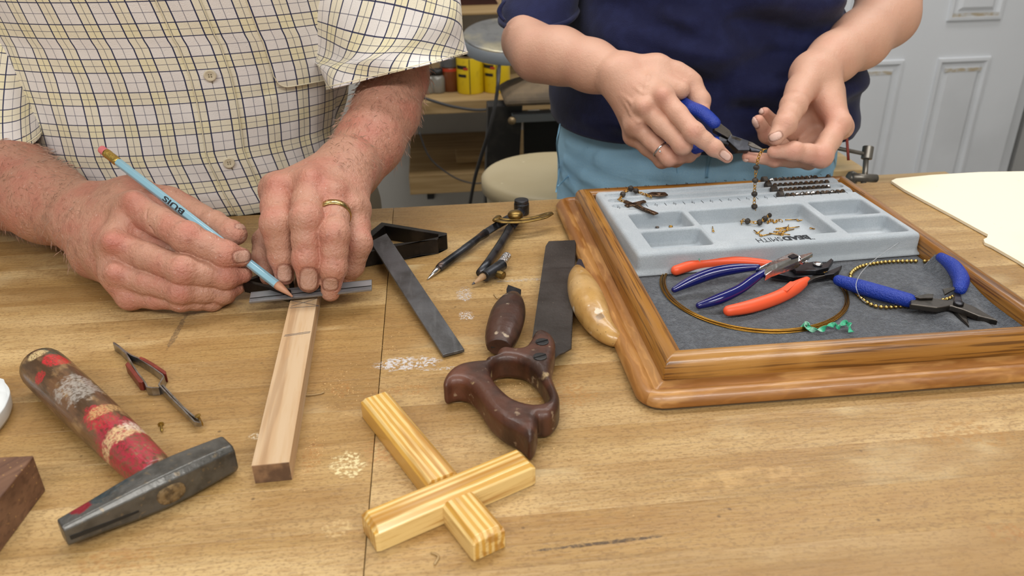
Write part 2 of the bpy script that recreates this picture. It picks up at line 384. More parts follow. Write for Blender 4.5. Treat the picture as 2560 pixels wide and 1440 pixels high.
# ---------------------------------------------------------------- shelves, cans and machine behind
BYd = 2.25
m_pine = mat('shelf_pine', 'b09468', .6, L=[('N', (4, 60, 60), .4, .65, '927548', .7)])
def wb(u, v, y=BYd): return WY(u, v, y)
def shelf(name, label, u0, u1, vtop, y0, y1, th, m=m_pine):
    a, b = wb(u0, vtop, y0), wb(u1, vtop, y0); t = thing(name, label, 'shelf', ((a.x + b.x) / 2, y0, a.z - th))
    obj('plank', box(b.x - a.x, y1 - y0, th, ((a.x + b.x) / 2, (y0 + y1) / 2, a.z - th / 2)), m, t, smooth=False, bevel=.002)
    for x in (a.x + .06, b.x - .06): obj('bracket', join(box(.02, y1 - y0 - .02, .02, (x, (y0 + y1) / 2, a.z - th - .0105)), box(.02, .02, .16, (x, y1 - .011, a.z - th - .09))), m_iron, t, smooth=False)
    return a.z
m_iron = mat('black_iron', '1c1c1d', .5, L=[('N', 30, .5, .7, '383431', .6)])
SZ = shelf('wall_shelf', 'pale wooden shelf holding yellow cans behind the two people', 900, 1420, 262, 2.2, RY1 - .002, .035)
SZ2 = shelf('low_shelf', 'low pale wooden board shelf near the cream bucket', 1022, 1420, 440, 2.3, RY1 - .002, .06)
obz = wb(1190, 412, 2.4)
tag(obj('wood_offcut', box(.16, .09, .02, (obz.x + .02, 2.44, SZ2 + .011)), m_pine, None, bevel=.002), 'small wood offcut lying on the low board shelf', 'offcut')
US = shelf('upper_shelf', 'narrow upper shelf with light front edge at top', 1080, 1420, 34, 2.35, RY1 - .002, .008)
m_arch = mat('dark_mahogany', '3a150f', .35, L=[('N', (6, 60, 60), .4, .7, '230b08', .7)])
a0, a1 = wb(1128, 30, 2.5), wb(1245, 30, 2.5)
r = [((a0.x * (1 - t) + a1.x * t), math.sin(PI * t) ** .7 * .05) for t in np.linspace(0, 1, 15)]
arch = thing('arched_plaque', 'dark red brown arched wooden plaque on the upper shelf', 'plaque', (a0.x, 2.5, US))
obj('panel', loft([[(x, 2.5, US), (x, 2.5, US + .004 + h)] + [(x, 2.53, US + .004 + h), (x, 2.53, US)] for x, h in r]), m_arch, arch, smooth=False)
obj('border', loft([[(x, 2.494, US + .004 + h), (x, 2.494, US + .022 + h), (x, 2.534, US + .022 + h), (x, 2.534, US + .004 + h)] for x, h in r]), mat('pale_border', 'b99a7c', .6), arch, smooth=False)
m_yel = mat('can_yellow', 'd9ba16', .4, L=[('N', 40, .55, .7, 'b5960f', .5)])
m_tin = mat('can_tin', 'b9ab94', .45, .6, L=[('N', 30, .4, .6, '8c7550', .8)])
m_ink = mat('print_black', '15151a', .6); m_redp = mat('print_red', 'b03a1e', .5)
def can(u, v, name_label, rad=.038, h=.1):
    p = wb(u, v, 2.30); t = thing('paint_can', name_label, 'can', (p.x, p.y, SZ), 'yellow cans on the shelf'); M = Matrix.Translation((p.x, p.y, SZ))
    obj('body', lathe([(0, rad * .98), (.003, rad), (h - .003, rad), (h, rad * .98)], 28), m_yel, t, M, smooth=True)
    obj('lid', lathe([(h, rad), (h + .004, rad + .001), (h + .004, rad * .86), (h, rad * .84), (h, .001)], 28), m_tin, t, M, smooth=False)
    def patch(nm, a0, a1, z0, z1, m):
        rr = rad + .0006; vf = loft([[(rr * math.sin(a), -rr * math.cos(a), z0), (rr * math.sin(a), -rr * math.cos(a), z1)] for a in np.linspace(a0, a1, 8)], cap=False)
        vf = (vf[0], [f for k, f in enumerate(vf[1]) if k % 2 == 0]); obj(nm, vf, m, t, M)
    patch('label_stripe', -.12, -.06, .002, h - .002, m_ink)
    patch('label_band', -1.25, -.3, h - .03, h - .02, m_ink); patch('label_flag', -.55, -.2, h - .032, h - .025, m_redp); patch('label_word', -1.1, -.35, h - .052, h - .044, m_ink)
    return t
can(1178, 250, 'yellow can with dark band, left of the two on the shelf')
can(1243, 240, 'yellow can, right of the two, partly behind the dark cable')
m_glass = mat('jar_glass', '7d7a72', .12, spec=.8); m_amber = mat('amber_stain', '6b3a1d', .25)
p = wb(1128, 232, 2.33)
jar = thing('stain_jar', 'brown jar with ridged grey lid beside the yellow cans', 'jar', (p.x, p.y, SZ)); M = Matrix.Translation((p.x, p.y, SZ))
obj('body', lathe([(0, .026), (.004, .029), (.062, .029), (.07, .025)], 24), m_amber, jar, M)
obj('lid', lathe([(.07, .028)] + [(.071 + k * .004, .028 - .001 * (k % 2)) for k in range(7)] + [(.098, .001)], 24), mat('grey_lid', '6a6a6c', .4, .5), jar, M)
obj('band', lathe([(.058, .0296), (.066, .0296)], 24, False), m_redp, jar, M)
for du, lab in ((1096, 'small clear jar nearest the brown stain jar on the shelf'), (1072, 'small dark bottle at the left end of the shelf row')):
    p = wb(du, 238, 2.31); M = Matrix.Translation((p.x, p.y, SZ)); t = thing('glass_jar', lab, 'jar', (p.x, p.y, SZ))
    obj('body', lathe([(0, .019), (.004, .021), (.04, .021), (.05, .015)], 20), m_glass, t, M); obj('cap', lathe([(.05, .016), (.066, .016), (.067, .001)], 20), m_iron, t, M)
# cream bucket
p = D(1388, 430, 1.5); BR = .139; bz = p.z
m_cream = mat('cream_plastic', 'c6b896', .45, L=[('N', 6, .4, .7, 'b3a27d', .5), ('V', 22, .03, .07, 'e8dfc4', .7)])
bk = thing('lidded_bucket', 'cream plastic bucket with a flat round lid behind the bench', 'bucket', (p.x, p.y, FZ)); M = Matrix.Translation((p.x, p.y, 0))
obj('lid', lathe([(bz - .03, BR - .004), (bz - .028, BR), (bz - .008, BR), (bz - .002, BR - .006), (bz, BR - .014), (bz - .001, .001)], 48), m_cream, bk, M)
obj('bucket_body', lathe([(FZ, BR * .82), (FZ + .01, BR * .84), (bz - .06, BR - .01), (bz - .031, BR - .008)], 48), m_cream, bk, M)
# machine with a round table
m_steel = mat('machine_steel', '9a9c9f', .32, .75, L=[('N', 9, .48, .66, 'd8cfae', .75), ('N', 60, .5, .7, '77797c', .5)])
m_grey = mat('machine_grey', '7e858c', .5)
m_dust = mat('dusty_iron', '7a6850', .8, L=[('N', 20, .4, .65, '4c443a', .7)])
mp = D(1272, 84, 1.75)
mc = thing('bench_machine', 'workshop machine with dusty round steel table and black stand', 'machine', (mp.x, mp.y + .1, FZ)); M = Matrix.Translation((mp.x, mp.y, mp.z)) @ Matrix.Rotation(math.radians(12), 4, 'X')
obj('round_table', lathe([(-.03, .05), (-.028, .098), (-.002, .1), (0, .097), (0, .001)], 48), m_steel, mc, M)
obj('table_rim', lathe([(-.031, .1005), (-.004, .1015), (-.004, .1), (-.031, .099)], 48, False), m_grey, mc, M)
q = D(1345, 230, 1.74)
obj('cast_base', join(loft([[(q.x - .11 * s + .02, q.y - .08 * s, q.z + z), (q.x + .13 * s, q.y - .08 * s, q.z + z), (q.x + .13 * s, q.y + .1 * s, q.z + z), (q.x - .11 * s + .02, q.y + .1 * s, q.z + z)] for s, z in ((.9, -.012), (.9, .0), (.75, .012), (.4, .03), (.28, .07), (.25, .1))]), ), m_dust, mc, bevel=.006, smooth=False)
k0, k1 = D(1255, 264, 1.72), D(1222, 420, 1.85)
zb = FZ
obj('stand_leg', loft([[(k0.x - .03 + dx, k0.y + dy, k0.z) for dx, dy in ((0, 0), (.075, 0), (.075, .05), (0, .05))], [(k0.x - .045 + dx, k0.y + dy, k0.z - .25) for dx, dy in ((0, 0), (.072, 0), (.072, .05), (0, .05))], [(k0.x - .075 + dx, k0.y + dy, zb) for dx, dy in ((0, 0), (.07, 0), (.07, .05), (0, .05))]]), m_iron, mc, smooth=False, bevel=.002)
obj('stand_leg', box(.012, .012, .02), m_iron, mc, Matrix.Translation((k0.x + .2, k0.y + .1, q.z - .05)))
obj('stand_panel', box(.15, .02, q.z - .05 - FZ, (k0.x + .125, k0.y + .03, (q.z - .05 + FZ) / 2)), mat('black_panel', '0c0c0d', .6), mc, smooth=False)
obj('cross_rail', box(.22, .03, .018, (k0.x + .13, k0.y - .005, q.z - .045)), m_grey, mc, smooth=False, bevel=.002)
kb = D(1279, 300, 1.71); obj('knob', xf(lathe([(0, .006), (.008, .009), (.014, .008), (.017, .001)], 16), frame(kb, (1, 0, 0), (0, -1, .1))), m_tin, mc)
# cables
m_cable = mat('dark_cable', '3a3a3c', .5)
def cable(lab, pts, r):
    return tag(obj('power_cable', tube(pts, r, 8, 5), m_cable), lab, 'cable')
cable('dark cable hanging in front of the cans and machine', [D(1250, 120, 1.9), D(1247, 180, 1.66), D(1240, 250, 1.65), D(1222, 330, 1.68), D(1200, 400, 1.74), D(1184, 460, 1.8), D(1172, 540, 1.9), D(1170, 640, 2.1)], .004)
cable('dark cable sagging along the front of the pale shelf', [wb(1040, 238, 2.17), wb(1075, 250, 2.17), wb(1130, 266, 2.17), wb(1190, 275, 2.17), wb(1232, 272, 2.17)], .004)
cable('thin grey cord curving down behind the bench', [wb(1048, 330, 2.2), wb(1075, 395, 2.2), wb(1130, 440, 2.2), wb(1180, 458, 2.2), wb(1220, 455, 2.2)], .0022)
# clamp at the right, behind the frame
m_clamp = mat('clamp_steel', '8e8a82', .4, .7, L=[('N', 60, .5, .7, '6b6256', .6)])
cp = D(2165, 440, 1.12); ct = D(2171, 372, 1.12)
cl = thing('screw_clamp', 'steel screw clamp with sliding bar handle behind the bench', 'clamp', (cp.x, cp.y, cp.z - .08))
obj('screw', tube([D(2158, 455, 1.12) - Vector((0, 0, .06)), D(2162, 440, 1.12), D(2166, 385, 1.12)], .0038, 12), m_clamp, cl)
obj('screw_head', tube([D(2166, 398, 1.12), D(2171, 366, 1.12)], .0075, 12), m_clamp, cl, bevel=.001)
obj('handle_bar', tube([D(2095, 371, 1.11), D(2168, 386, 1.12)], .0028, 10, roundcap=3), m_clamp, cl)
obj('collar', tube([D(2130, 443, 1.115), D(2190, 446, 1.125)], .006, 10), m_clamp, cl)
obj('clamp_frame', tube([D(2130, 440, 1.115), D(2128, 452, 1.13), D(2128, 470, 1.16)], .008, 8), m_clamp, cl)
bp = D(2112, 425, 1.16)
tag(obj('pine_block', box(.05, .1, .06, (bp.x + .008, bp.y + .05, bp.z - .03)), mat('pine_block', 'd8b987', .6, L=[('N', (5, 60, 60), .4, .6, 'c09c62', .6)]), None, bevel=.002), 'pale wood block beside the screw clamp behind the bench', 'block')
st = thing('wooden_stand', 'wooden stand behind the bench carrying the clamp and block', 'stand', (bp.x, bp.y + .05, FZ))
obj('stand_top', box(.26, .16, .03, (bp.x + .125, bp.y + .06, bp.z - .0755)), m_pine, st, bevel=.003); obj('stand_post', box(.08, .08, bp.z - .0905 - FZ, (bp.x + .12, bp.y + .06, (bp.z - .0905 + FZ) / 2)), m_pine, st, bevel=.003)
# cream card template
m_card = mat('cream_card', 'f1ead2', .75, L=[('V', 60, .03, .09, 'c9c2a8', .5), ('N', 4, .45, .7, 'e6dcc0', .5)])
cz = .0035
out = [W(*q, cz) for q in ((2228, 452), (2240, 446), (2330, 437), (2450, 430), (2560, 428), (2800, 424), (3050, 640), (3060, 830), (2760, 800), (2640, 712), (2600, 687), (2545, 651), (2480, 614), (2462, 606), (2459, 598), (2468, 593), (2470, 586), (2440, 570), (2380, 537), (2310, 500), (2260, 473))]
tag(obj('card_template', slab(out, cz, .0006), m_card, None, smooth=False), 'large cream card template with notched edge at right of bench', 'card')
# things at the left edge
pc = [(-60, 945), (2, 946), (12, 956), (24, 975), (18, 1000), (4, 1025), (-30, 1060), (-80, 1070)]
m_wh = mat('white_enamel', 'dfe2e2', .25)
a = [W(u, v, .014) for u, v in catmull_closed(pc, 4)]; ca = sum(a, Vector()) / len(a)
tr = thing('white_dish', 'corner of a white shallow dish at the left edge', 'dish', (ca.x, ca.y, 0))
obj('dish', loft([[ca + (p - ca) * s + Vector((0, 0, z - p.z)) for p in a] for s, z in ((.8, .0005), (.93, .004), (1, .0125), (1, .014), (.96, .0135), (.86, .004), (.3, .003))]), m_wh, tr)
m_wal = mat('walnut', '7c5a44', .5, L=[('N', (5, 60, 60), .4, .65, '5b3d2d', .7), ('N', (30, 300, 300), .5, .65, '4a3024', .5), ('V', 260, .08, .2, 'c49a5a', .5)], rot=(0, 0, -.9))
wt = [W(u, v, .03) for u, v in ((-140, 1140), (82, 1133), (100, 1168), (-60, 1330), (-300, 1400))]
wt = [W(-160, 1142, .03), W(80, 1134, .03), W(96, 1190, .012), W(-150, 1390, .012)]
c0, cx, cy = W(78, 1134, .028), W(-160, 1146, .028), W(96, 1166, .028)
ux = (cx - c0).normalized(); d2 = (W(-10, 1330, 0) - W(96, 1192, 0)); d2.z = 0; d2.normalize()
e0 = W(84, 1138, .028); tp = [e0, e0 + ux * .16, e0 + ux * .16 + d2 * .16, e0 + d2 * .16]
tag(obj('walnut_block', slab(tp, .028, 0), m_wal, None, bevel=.001), 'dark walnut block at the lower left edge of the bench', 'block')
# ================================================================ oak frame with felt
def oak(name, base, dark, light): return mat(name, base, .33, L=[('N', (5, 90, 90), .4, .65, dark, .65), ('N', (12, 480, 480), .52, .62, '4a2a0e', .7), ('N', (10, 16, 16), .55, .72, light, .6)], bump=[((20, 300, 300), .0006)], coat=.25, rv=(40, .3))
m_oak = oak('oak_varnish', '9f6e2e', '744718', 'bd8c48')
m_oak_worn = mat('oak_worn', 'a5723a', .4, L=[('N', (5, 60, 60), .4, .62, '86521f', .7), ('N', (16, 60, 60), .5, .62, 'c99758', .6, 6), ('W', (20, 60, 30), 9, .0, .3, '6d4115', .25)], bump=[((30, 90, 90), .0008)], coat=.15, rv=(40, .3))
il = W(1475, 481, .03).x * .4 + W(1710, 868, .03).x * .6; iy0 = W(1710, 868, .03).y; ir = W(2110, 440, .03).x * .5 + W(2560, 745, .03).x * .5; iy1 = W(1475, 481, .03).y
ir = W(2560, 765, .03).x - .004
FT = .011
# profile: (outward offset, z, corner radius)
barp = [(0, FT, 0), (0, .026, 0), (.0012, .0285, .0), (.005, .0305, .0), (.010, .0305, .001), (.0145, .0283, .002), (.017, .024, .002), (.0175, .0135, .002)]
basep = [(.0172, .0034, .002), (.0172, .0132, .002), (.020, .0128, .002), (.0225, .0108, .003), (.0245, .0098, .004), (.0262, .0112, .005), (.0285, .0132, .007), (.032, .0136, .012), (.0355, .012, .016), (.038, .0085, .018), (.0388, .0060, .019), (.0382, .0034, .019)]
IN = [(il, iy0), (ir, iy0), (ir, iy1), (il, iy1)]
def ringpts(s, z, rr, side):
    x0, y0, x1, y1 = il - s, iy0 - s, ir + s, iy1 + s
    cs = [(x0, y0), (x1, y0), (x1, y1), (x0, y1)]; dirs = [(1, 0), (0, 1), (-1, 0), (0, -1)]; out = []
    a, b = cs[side], cs[(side + 1) % 4]; d = dirs[side]; nrm = (d[1], -d[0])
    K = 5
    for end in (0, 1):
        c = a if end == 0 else b; sg = 1 if end == 0 else -1
        cc = (c[0] + sg * d[0] * rr - nrm[0] * rr, c[1] + sg * d[1] * rr - nrm[1] * rr)
        seq = [(cc[0] + rr * (nrm[0] * math.cos(t) - sg * d[0] * math.sin(t)), cc[1] + rr * (nrm[1] * math.cos(t) - sg * d[1] * math.sin(t)), z) for t in np.linspace(PI / 4, 0, K)]
        out += seq if end == 0 else seq[::-1]
    return out
fr = thing('oak_frame', 'heavy oak picture frame lined with dark grey felt', 'frame', ((il + ir) / 2, (iy0 + iy1) / 2, 0))
for side in range(4):
    for nm, prof, m in (('frame_bar', barp, m_oak), ('frame_moulding', basep, m_oak_worn)):
        rings = [ringpts(s, z, rr, side) for s, z, rr in (prof if nm == 'frame_moulding' else prof + [(.0172, FT + .0005, .002)])]
        g = list(zip(*rings)); g = [[Vector(p) for p in q] for q in g]
        if side % 2: mwm = Matrix.Translation(((il + ir) / 2 + (ir - il) / 2 * (1 if side == 1 else -1), (iy0 + iy1) / 2, 0)) @ Matrix.Rotation(PI / 2, 4, 'Z')
        else: mwm = Matrix.Translation(((il + ir) / 2, iy0 if side == 0 else iy1, 0))
        vf = loft([list(reversed(q)) for q in g]); inv = mwm.inverted(); vf = ([inv @ Vector(v) for v in vf[0]], vf[1])
        o = obj(nm, vf, m, fr, mwm, smooth=True); o.data.set_sharp_from_angle(angle=.8)
for side in range(4):
    g = list(zip(*[ringpts(s, z, rr, side) for s, z, rr in ((.012, .0004, .002), (.0362, .0004, .018), (.0362, .0032, .018), (.012, .0032, .002))]))
    obj('backing_strip', loft([[Vector(p) for p in reversed(q)] for q in g]), m_bleg, fr, smooth=False)
obj('backing_board', box(ir - il + .03, iy1 - iy0 + .03, FT - .003, ((il + ir) / 2, (iy0 + iy1) / 2, (FT - .003) / 2 + .0005)), m_oak_worn, fr, smooth=False)
# felt with folds
m_felt = mat('grey_felt', '464c55', .95, L=[('N', 520, .35, .7, '272b32', .85, 2), ('N', 160, .5, .7, '62676e', .5), ('N', (30, 30, 30), .45, .65, '3d4147', .5)], bump=[(1200, .0012), (200, .0008)], sheen=.3, spec=.2)
nx, ny = 150, 150; FV = []
for j in range(ny + 1):
    for i in range(nx + 1):
        x, y = il + .001 + (ir - il - .002) * i / nx, iy0 + .001 + (iy1 - iy0 - .002) * j / ny
        e = ir - x; f1 = (e < .075) * (y < .64) * .008 * math.exp(-((e - .018 - .02 * math.sin(y * 17)) / .010) ** 2) + .006 * math.exp(-((e - .045 + .04 * (y - .62)) / .012) ** 2) * (y < .60) + .007 * (y < .64) * max(0, 1 - e / .012)
        z = FT + f1 + .0008 * noise.noise(Vector((x * 25, y * 25, 0))) + .0005
        if x < il + .3 and e > .07: z = FT + .0005 + .0005 * noise.noise(Vector((x * 25, y * 25, 0)))
        FV.append((x, y, z))
FFc = [(j * (nx + 1) + i, j * (nx + 1) + i + 1, (j + 1) * (nx + 1) + i + 1, (j + 1) * (nx + 1) + i) for j in range(ny) for i in range(nx)]
tag(obj('felt_lining', (FV, FFc), m_felt, fr), 'rumpled dark grey felt lining')
# ================================================================ bead board
TZt = FT + .0232
tc = [W(1590, 637, TZt), W(2300, 583, TZt), W(2090, 440, TZt), W(1492, 478, TZt)]
tcen = (tc[0] + tc[1] + tc[2] + tc[3]) / 4; tang = math.atan2((tc[1] - tc[0]).y + (tc[2] - tc[3]).y, (tc[1] - tc[0]).x + (tc[2] - tc[3]).x)
TM = Matrix.Translation((tcen.x, tcen.y, FT + .0012)) @ Matrix.Rotation(tang, 4, 'Z'); TI = TM.inverted()
TL, TWd, TH = ((tc[1] - tc[0]).length + (tc[2] - tc[3]).length) / 2, ((tc[3] - tc[0]).length + (tc[2] - tc[1]).length) / 2, TZt - FT - .0012
def tl(u, v, z=TZt): return TI @ W(u, v, z)
h = .0008
F = Field((-TL / 2 - .01, -TWd / 2 - .01, -.004), (TL / 2 + .01, TWd / 2 + .01, TH + .004), h)
F.rbox((0, 0, TH / 2), (TL / 2, TWd / 2, TH / 2), .0045)
F.rbox((0, 0, .0015), (TL / 2 + .0035, TWd / 2 + .0035, .0015), .0012, .004)
comps = [[(1572, 533), (1706, 527), (1736, 563), (1595, 573)], [(1605, 579), (1749, 569), (1785, 610), (1629, 620)], [(1726, 527), (2005, 506), (2092, 581), (1782, 599)], [(2020, 504), (2159, 495), (2195, 532), (2064, 540)], [(2079, 545), (2225, 537), (2267, 577), (2123, 586)]]
CF = .006
for c in comps:
    q = [tl(*p) for p in c]; x0 = (q[0].x + q[3].x) / 2; x1 = (q[1].x + q[2].x) / 2; y1 = (q[0].y + q[1].y) / 2; y0 = (q[2].y + q[3].y) / 2
    F.rbox(((x0 + x1) / 2, (y0 + y1) / 2, CF + .02), ((x1 - x0) / 2, (y1 - y0) / 2, .02), .004, .0025, True)
gr = []
rows = [((1906, 449), (2062, 439)), ((1915, 462), (2066, 452)), ((1930, 474), (2068, 464)), ((1945, 486), (2106, 476))]
GZ = TH - .0055
gx0 = tl(1530, 497).x
for (u0, v0), (u1, v1) in rows:
    a, b = tl(u0, v0, TZt), tl(u1, v1, TZt); gr.append((a, b)); yy = (a.y + b.y) / 2 - .001; xe = max(b.x + .012, 0)
    F.cone((gx0, yy, TH + .0005), (xe, yy, TH + .0005), .0055, .0055, .001, True)
pts, quads = F.mesh()
m_tray = mat('grey_flock', 'aab2b9', .92, L=[('N', 18, .42, .68, 'bcc3c9', .7), ('N', 900, .4, .7, '98a1a8', .5, 2), ('N', (8, 8, 60), .55, .75, 'c9cfd4', .5)], bump=[(1500, .0005)], sheen=.25, spec=.2)
tray = thing('bead_tray', 'pale grey flocked bead tray with compartments in the oak frame', 'tray', (tcen.x, tcen.y, FT + .0012))
MW['bead_tray'] = Matrix.Translation((tcen.x, tcen.y, FT + .0012))
obj('tray_body', vdb_mesh('tray_body', pts, quads, m_tray, (0, 0, 0)), None, tray, TM)
m_print = mat('tray_print', '23272c', .8)
# printed scale, read from the far side
V, Fc = [], []
ty = (tl(1540, 515).y + tl(2130, 483).y) / 2 ; tx0, tx1 = tl(1548, 520).x, tl(2125, 487).x
for i in range(26):
    x = tx0 + (tx1 - tx0) * i / 25
    if i % 2: b_ = box(.0007, .008, .00012, (x, ty, TH + .00004)); V, Fc = join((V, Fc), b_)
    else:
        for dy in (-.0033, .0033): V, Fc = join((V, Fc), box(.0007, .0018, .00012, (x, ty + dy, TH + .00004)))
        V, Fc = join((V, Fc), xf(text_vf(str(26 - i), .0042), Matrix.Translation((x, ty, TH + .00006)) @ Matrix.Rotation(PI, 4, 'Z')))
ty2 = (tl(1560, 467).y + tl(2080, 436).y) / 2; tx0, tx1 = tl(1518, 470).x, tl(2078, 437).x
for i in range(24):
    x = tx0 + (tx1 - tx0) * i / 23
    V, Fc = join((V, Fc), xf(text_vf(str(12 - i // 2) if i % 2 == 0 else '/', .0062), Matrix.Translation((x, ty2, TH + .00006)) @ Matrix.Rotation(PI, 4, 'Z')))
tag(obj('printed_scale', (V, Fc), m_print, tray, TM, smooth=False), kind='stuff')
q0, q1 = tl(1890, 601), tl(2024, 593); wL = q1.x - q0.x; yw = (q0.y + q1.y) / 2
R180 = Matrix.Rotation(PI, 4, 'Z')
def word(s, x, y, w_, h_, bold=0): obj('printed_word', text_vf(s, .01, bold, (w_, h_)), m_print, tray, TM @ Matrix.Translation((x, y, TH + .00006)) @ R180, smooth=False)
word('BEAD', q0.x + wL * .745, yw, wL * .5, .0098, .0006)
word('SMITH', q0.x + wL * .245, yw, wL * .47, .0094)
word('THE', q0.x + wL * 1.01, yw - .0055, .006, .002, .0002)
q = tl(2150, 482); 
for k in range(3): obj('printed_line', xf(box(.0006, (.012, .02, .009)[k], .0001), Matrix.Translation((q.x + .003 * k - .003, q.y, TH + .00006))), m_print, tray, TM, smooth=False)
# ---------------------------------------------------------------- beads in the grooves
m_bead = mat('dark_crystal', '2b2622', .12, L=[('N', 300, .45, .6, '6a5138', .6)], spec=.9, coat=.6)
m_bead2 = mat('dark_wood_bead', '2a241f', .55, L=[('N', 200, .5, .6, '4a4036', .6)])
m_gold = mat('gold_metal', 'c79a4c', .25, 1., L=[('N', 200, .5, .65, '8f6a2c', .5)])
m_bronze = mat('bronze', '6f5a48', .35, .9, L=[('N', 250, .45, .65, '2e231b', .8), ('N', 120, .6, .7, 'b08a5c', .7)], bump=[(500, .0006)])
def bead_mesh(r):
    return mesh('bead_mesh', *lathe([(-.86 * r, .28 * r), (-.78 * r, .55 * r), (-.3 * r, .96 * r), (.3 * r, .96 * r), (.78 * r, .55 * r), (.86 * r, .28 * r)], 9), smooth=False)
bm_ = bead_mesh(.0033); bm_.materials.append(m_bead)
big = mesh('spacer_mesh', *lathe([(-.0034, .0032), (-.0026, .0044), (.0026, .0044), (.0034, .0032)], 14), smooth=False); big.materials.append(m_bead2)
ORD = 'first second third fourth fifth sixth seventh eighth ninth tenth eleventh twelfth'.split()
rn = ['rearmost', 'second', 'third', 'nearest']
for k, (a, b) in enumerate(gr):
    yy = (a.y + b.y) / 2 - .001; nB = 11 if k < 3 else 12; x0, x1 = a.x + .002, b.x - (.012 if k == 0 else 0)
    M = TM @ Matrix.Translation((x0, yy, GZ + .0049)) @ Matrix.Rotation(PI / 2, 4, 'Y')
    o = obj('spacer_bead', big, None, None, M); tag(o, f'thick dark bead at the left end of the {rn[k]} bead row in the tray', 'bead')
    for i in range(nB):
        x = x0 + .0085 + (x1 - x0 - .0085) * i / (nB - 1); o = bpy.data.objects.new('faceted_bead', bm_)
        put(o, None, TM @ Matrix.Translation((x, yy, GZ + .0039)) @ Matrix.Rotation(PI / 2, 4, 'Y') @ Matrix.Rotation(random.random() * 6, 4, 'Z'))
        tag(o, f'{ORD[i]} dark faceted bead from the left in the {rn[k]} bead row of the tray', 'bead', f'faceted beads in the {rn[k]} tray row')
x = gr[0][1].x; o = bpy.data.objects.new('faceted_bead', bm_); put(o, None, TM @ Matrix.Translation((x + .004, (gr[0][0].y + gr[0][1].y) / 2 - .001, GZ + .0039)) @ Matrix.Rotation(1.3, 4, 'Y')); tag(o, 'single dark bead apart at the right end of the rearmost groove', 'bead')
# ---------------------------------------------------------------- rosary
floorz = FT + .0012 + CF
hang = W(1890, 524, floorz + .012); hy = hang.y
linkm = mesh('link_mesh', *torus(.0016, .00045, 10, 6, 1.3)); linkm.materials.append(m_gold)
rb = bead_mesh(.0033); rb.materials.append(m_bead2)
def chain(root, path, beads, step=.0033):
    """gold links along a path, dark beads at given path points"""
    P_ = [Vector(p) for p in catmull(path, 12)]; L_ = [0]
    for i in range(1, len(P_)): L_.append(L_[-1] + (P_[i] - P_[i - 1]).length)
    n_ = int(L_[-1] / step)
    for k in range(n_ + 1):
        s = k * step; i = max(j for j in range(len(L_)) if L_[j] <= s + 1e-9); i = min(i, len(P_) - 2)
        t = (s - L_[i]) / max(L_[i + 1] - L_[i], 1e-9); p = P_[i].lerp(P_[i + 1], min(t, 1)); d = P_[i + 1] - P_[i]
        if d.length < 1e-6: continue
        if any((p - Vector(b)).length < .0034 for b in beads): continue
        M = frame(p, d, (1, .3, .2)) @ Matrix.Rotation(PI / 2 * (k % 2), 4, 'X'); put(bpy.data.objects.new('link', linkm), root, M)
    for b in beads:
        b = Vector(b); j = min(range(len(P_) - 1), key=lambda j: (P_[j] - b).length); M = frame(b, P_[j + 1] - P_[j], (1, .3, .2)) @ Matrix.Rotation(PI / 2, 4, 'Y'); put(bpy.data.objects.new('bead', rb), root, M)
ros = thing('rosary_chain', 'rosary chain of dark beads and gold links hanging into the tray', 'rosary', hang)
hb = [WY(u, v, hy) for u, v in ((1891, 419), (1888, 451), (1886, 485), (1886, 516))]
pile = [W(u, v, floorz + z) for u, v, z in ((1890, 532, .006), (1901, 530, .005), (1914, 528, .004), (1922, 538, .004), (1912, 547, .004), (1899, 556, .004), (1884, 556, .004), (1869, 553, .004), (1857, 551, .003), (1853, 560, .002))]
TIP = WY(1905, 377, hy)
chain(ros, [TIP, WY(1897, 392, hy), hb[0], hb[1], hb[2], hb[3]] + pile, hb + [pile[1], pile[3], pile[4], pile[5], pile[7]])
tag(obj('link', tube([TIP, WY(1908, 374, hy), WY(1918, 372, hy)], .0005, 6), m_gold, ros), 'fine gold wire end held by the pliers')
ex = thing('chain_piece', 'crumpled bit of gold chain beside the beads in the tray', 'chain', W(1930, 552, floorz))
chain(ex, [W(u, v, floorz + .0012) for u, v in ((1920, 556), (1928, 550), (1936, 556), (1945, 551), (1955, 553))], [])
# crucifix piece on the tray's left
tz = TZt
cx_ = thing('rosary_crucifix', 'bronze crucifix with medal and beads at the tray left end', 'crucifix', W(1600, 510, tz))
def barv(a, b, w0, w1, t, z0):
    a, b = W(*a, z0), W(*b, z0); d = (b - a); d.z = 0; d.normalize(); q = Vector((-d.y, d.x, 0))
    return loft([[a + q * w0, a + q * w0 * .6 + Vector((0, 0, t)), a - q * w0 * .6 + Vector((0, 0, t)), a - q * w0], [b + q * w1, b + q * w1 * .6 + Vector((0, 0, t)), b - q * w1 * .6 + Vector((0, 0, t)), b - q * w1]])
obj('cross', join(barv((1562, 505), (1641, 537), .0028, .0036, .002, tz + .0003), barv((1564, 517), (1612, 505), .003, .003, .002, tz + .0003)), m_bronze, cx_, bevel=.0004)
f_ = [W(u, v, tz + .0035) for u, v in ((1588, 508), (1600, 517), (1612, 524), (1626, 530))]
obj('figure', join(tube(f_, [.0013, .0019, .0015, .0011], 8, 2, roundcap=3), tube([W(1570, 515, tz + .0032), W(1594, 513, tz + .0036), W(1607, 507, tz + .0032)], .0009, 6, 2)), m_bronze, cx_)
md = W(1642, 489, tz); 
obj('medal', slab([md + Vector(p) for p in ((-.014, .0, 0), (-.004, .0068, 0), (.0105, .004, 0), (.0115, -.004, 0), (.002, -.0065, 0))], tz + .0022, tz + .0004), m_bronze, cx_, bevel=.0006)
obj('medal_image', xf(lathe([(0, .0042), (.0008, .003), (.001, .001)], 14), Matrix.Translation(md + Vector((.002, 0, .0022)))), m_bronze, cx_)
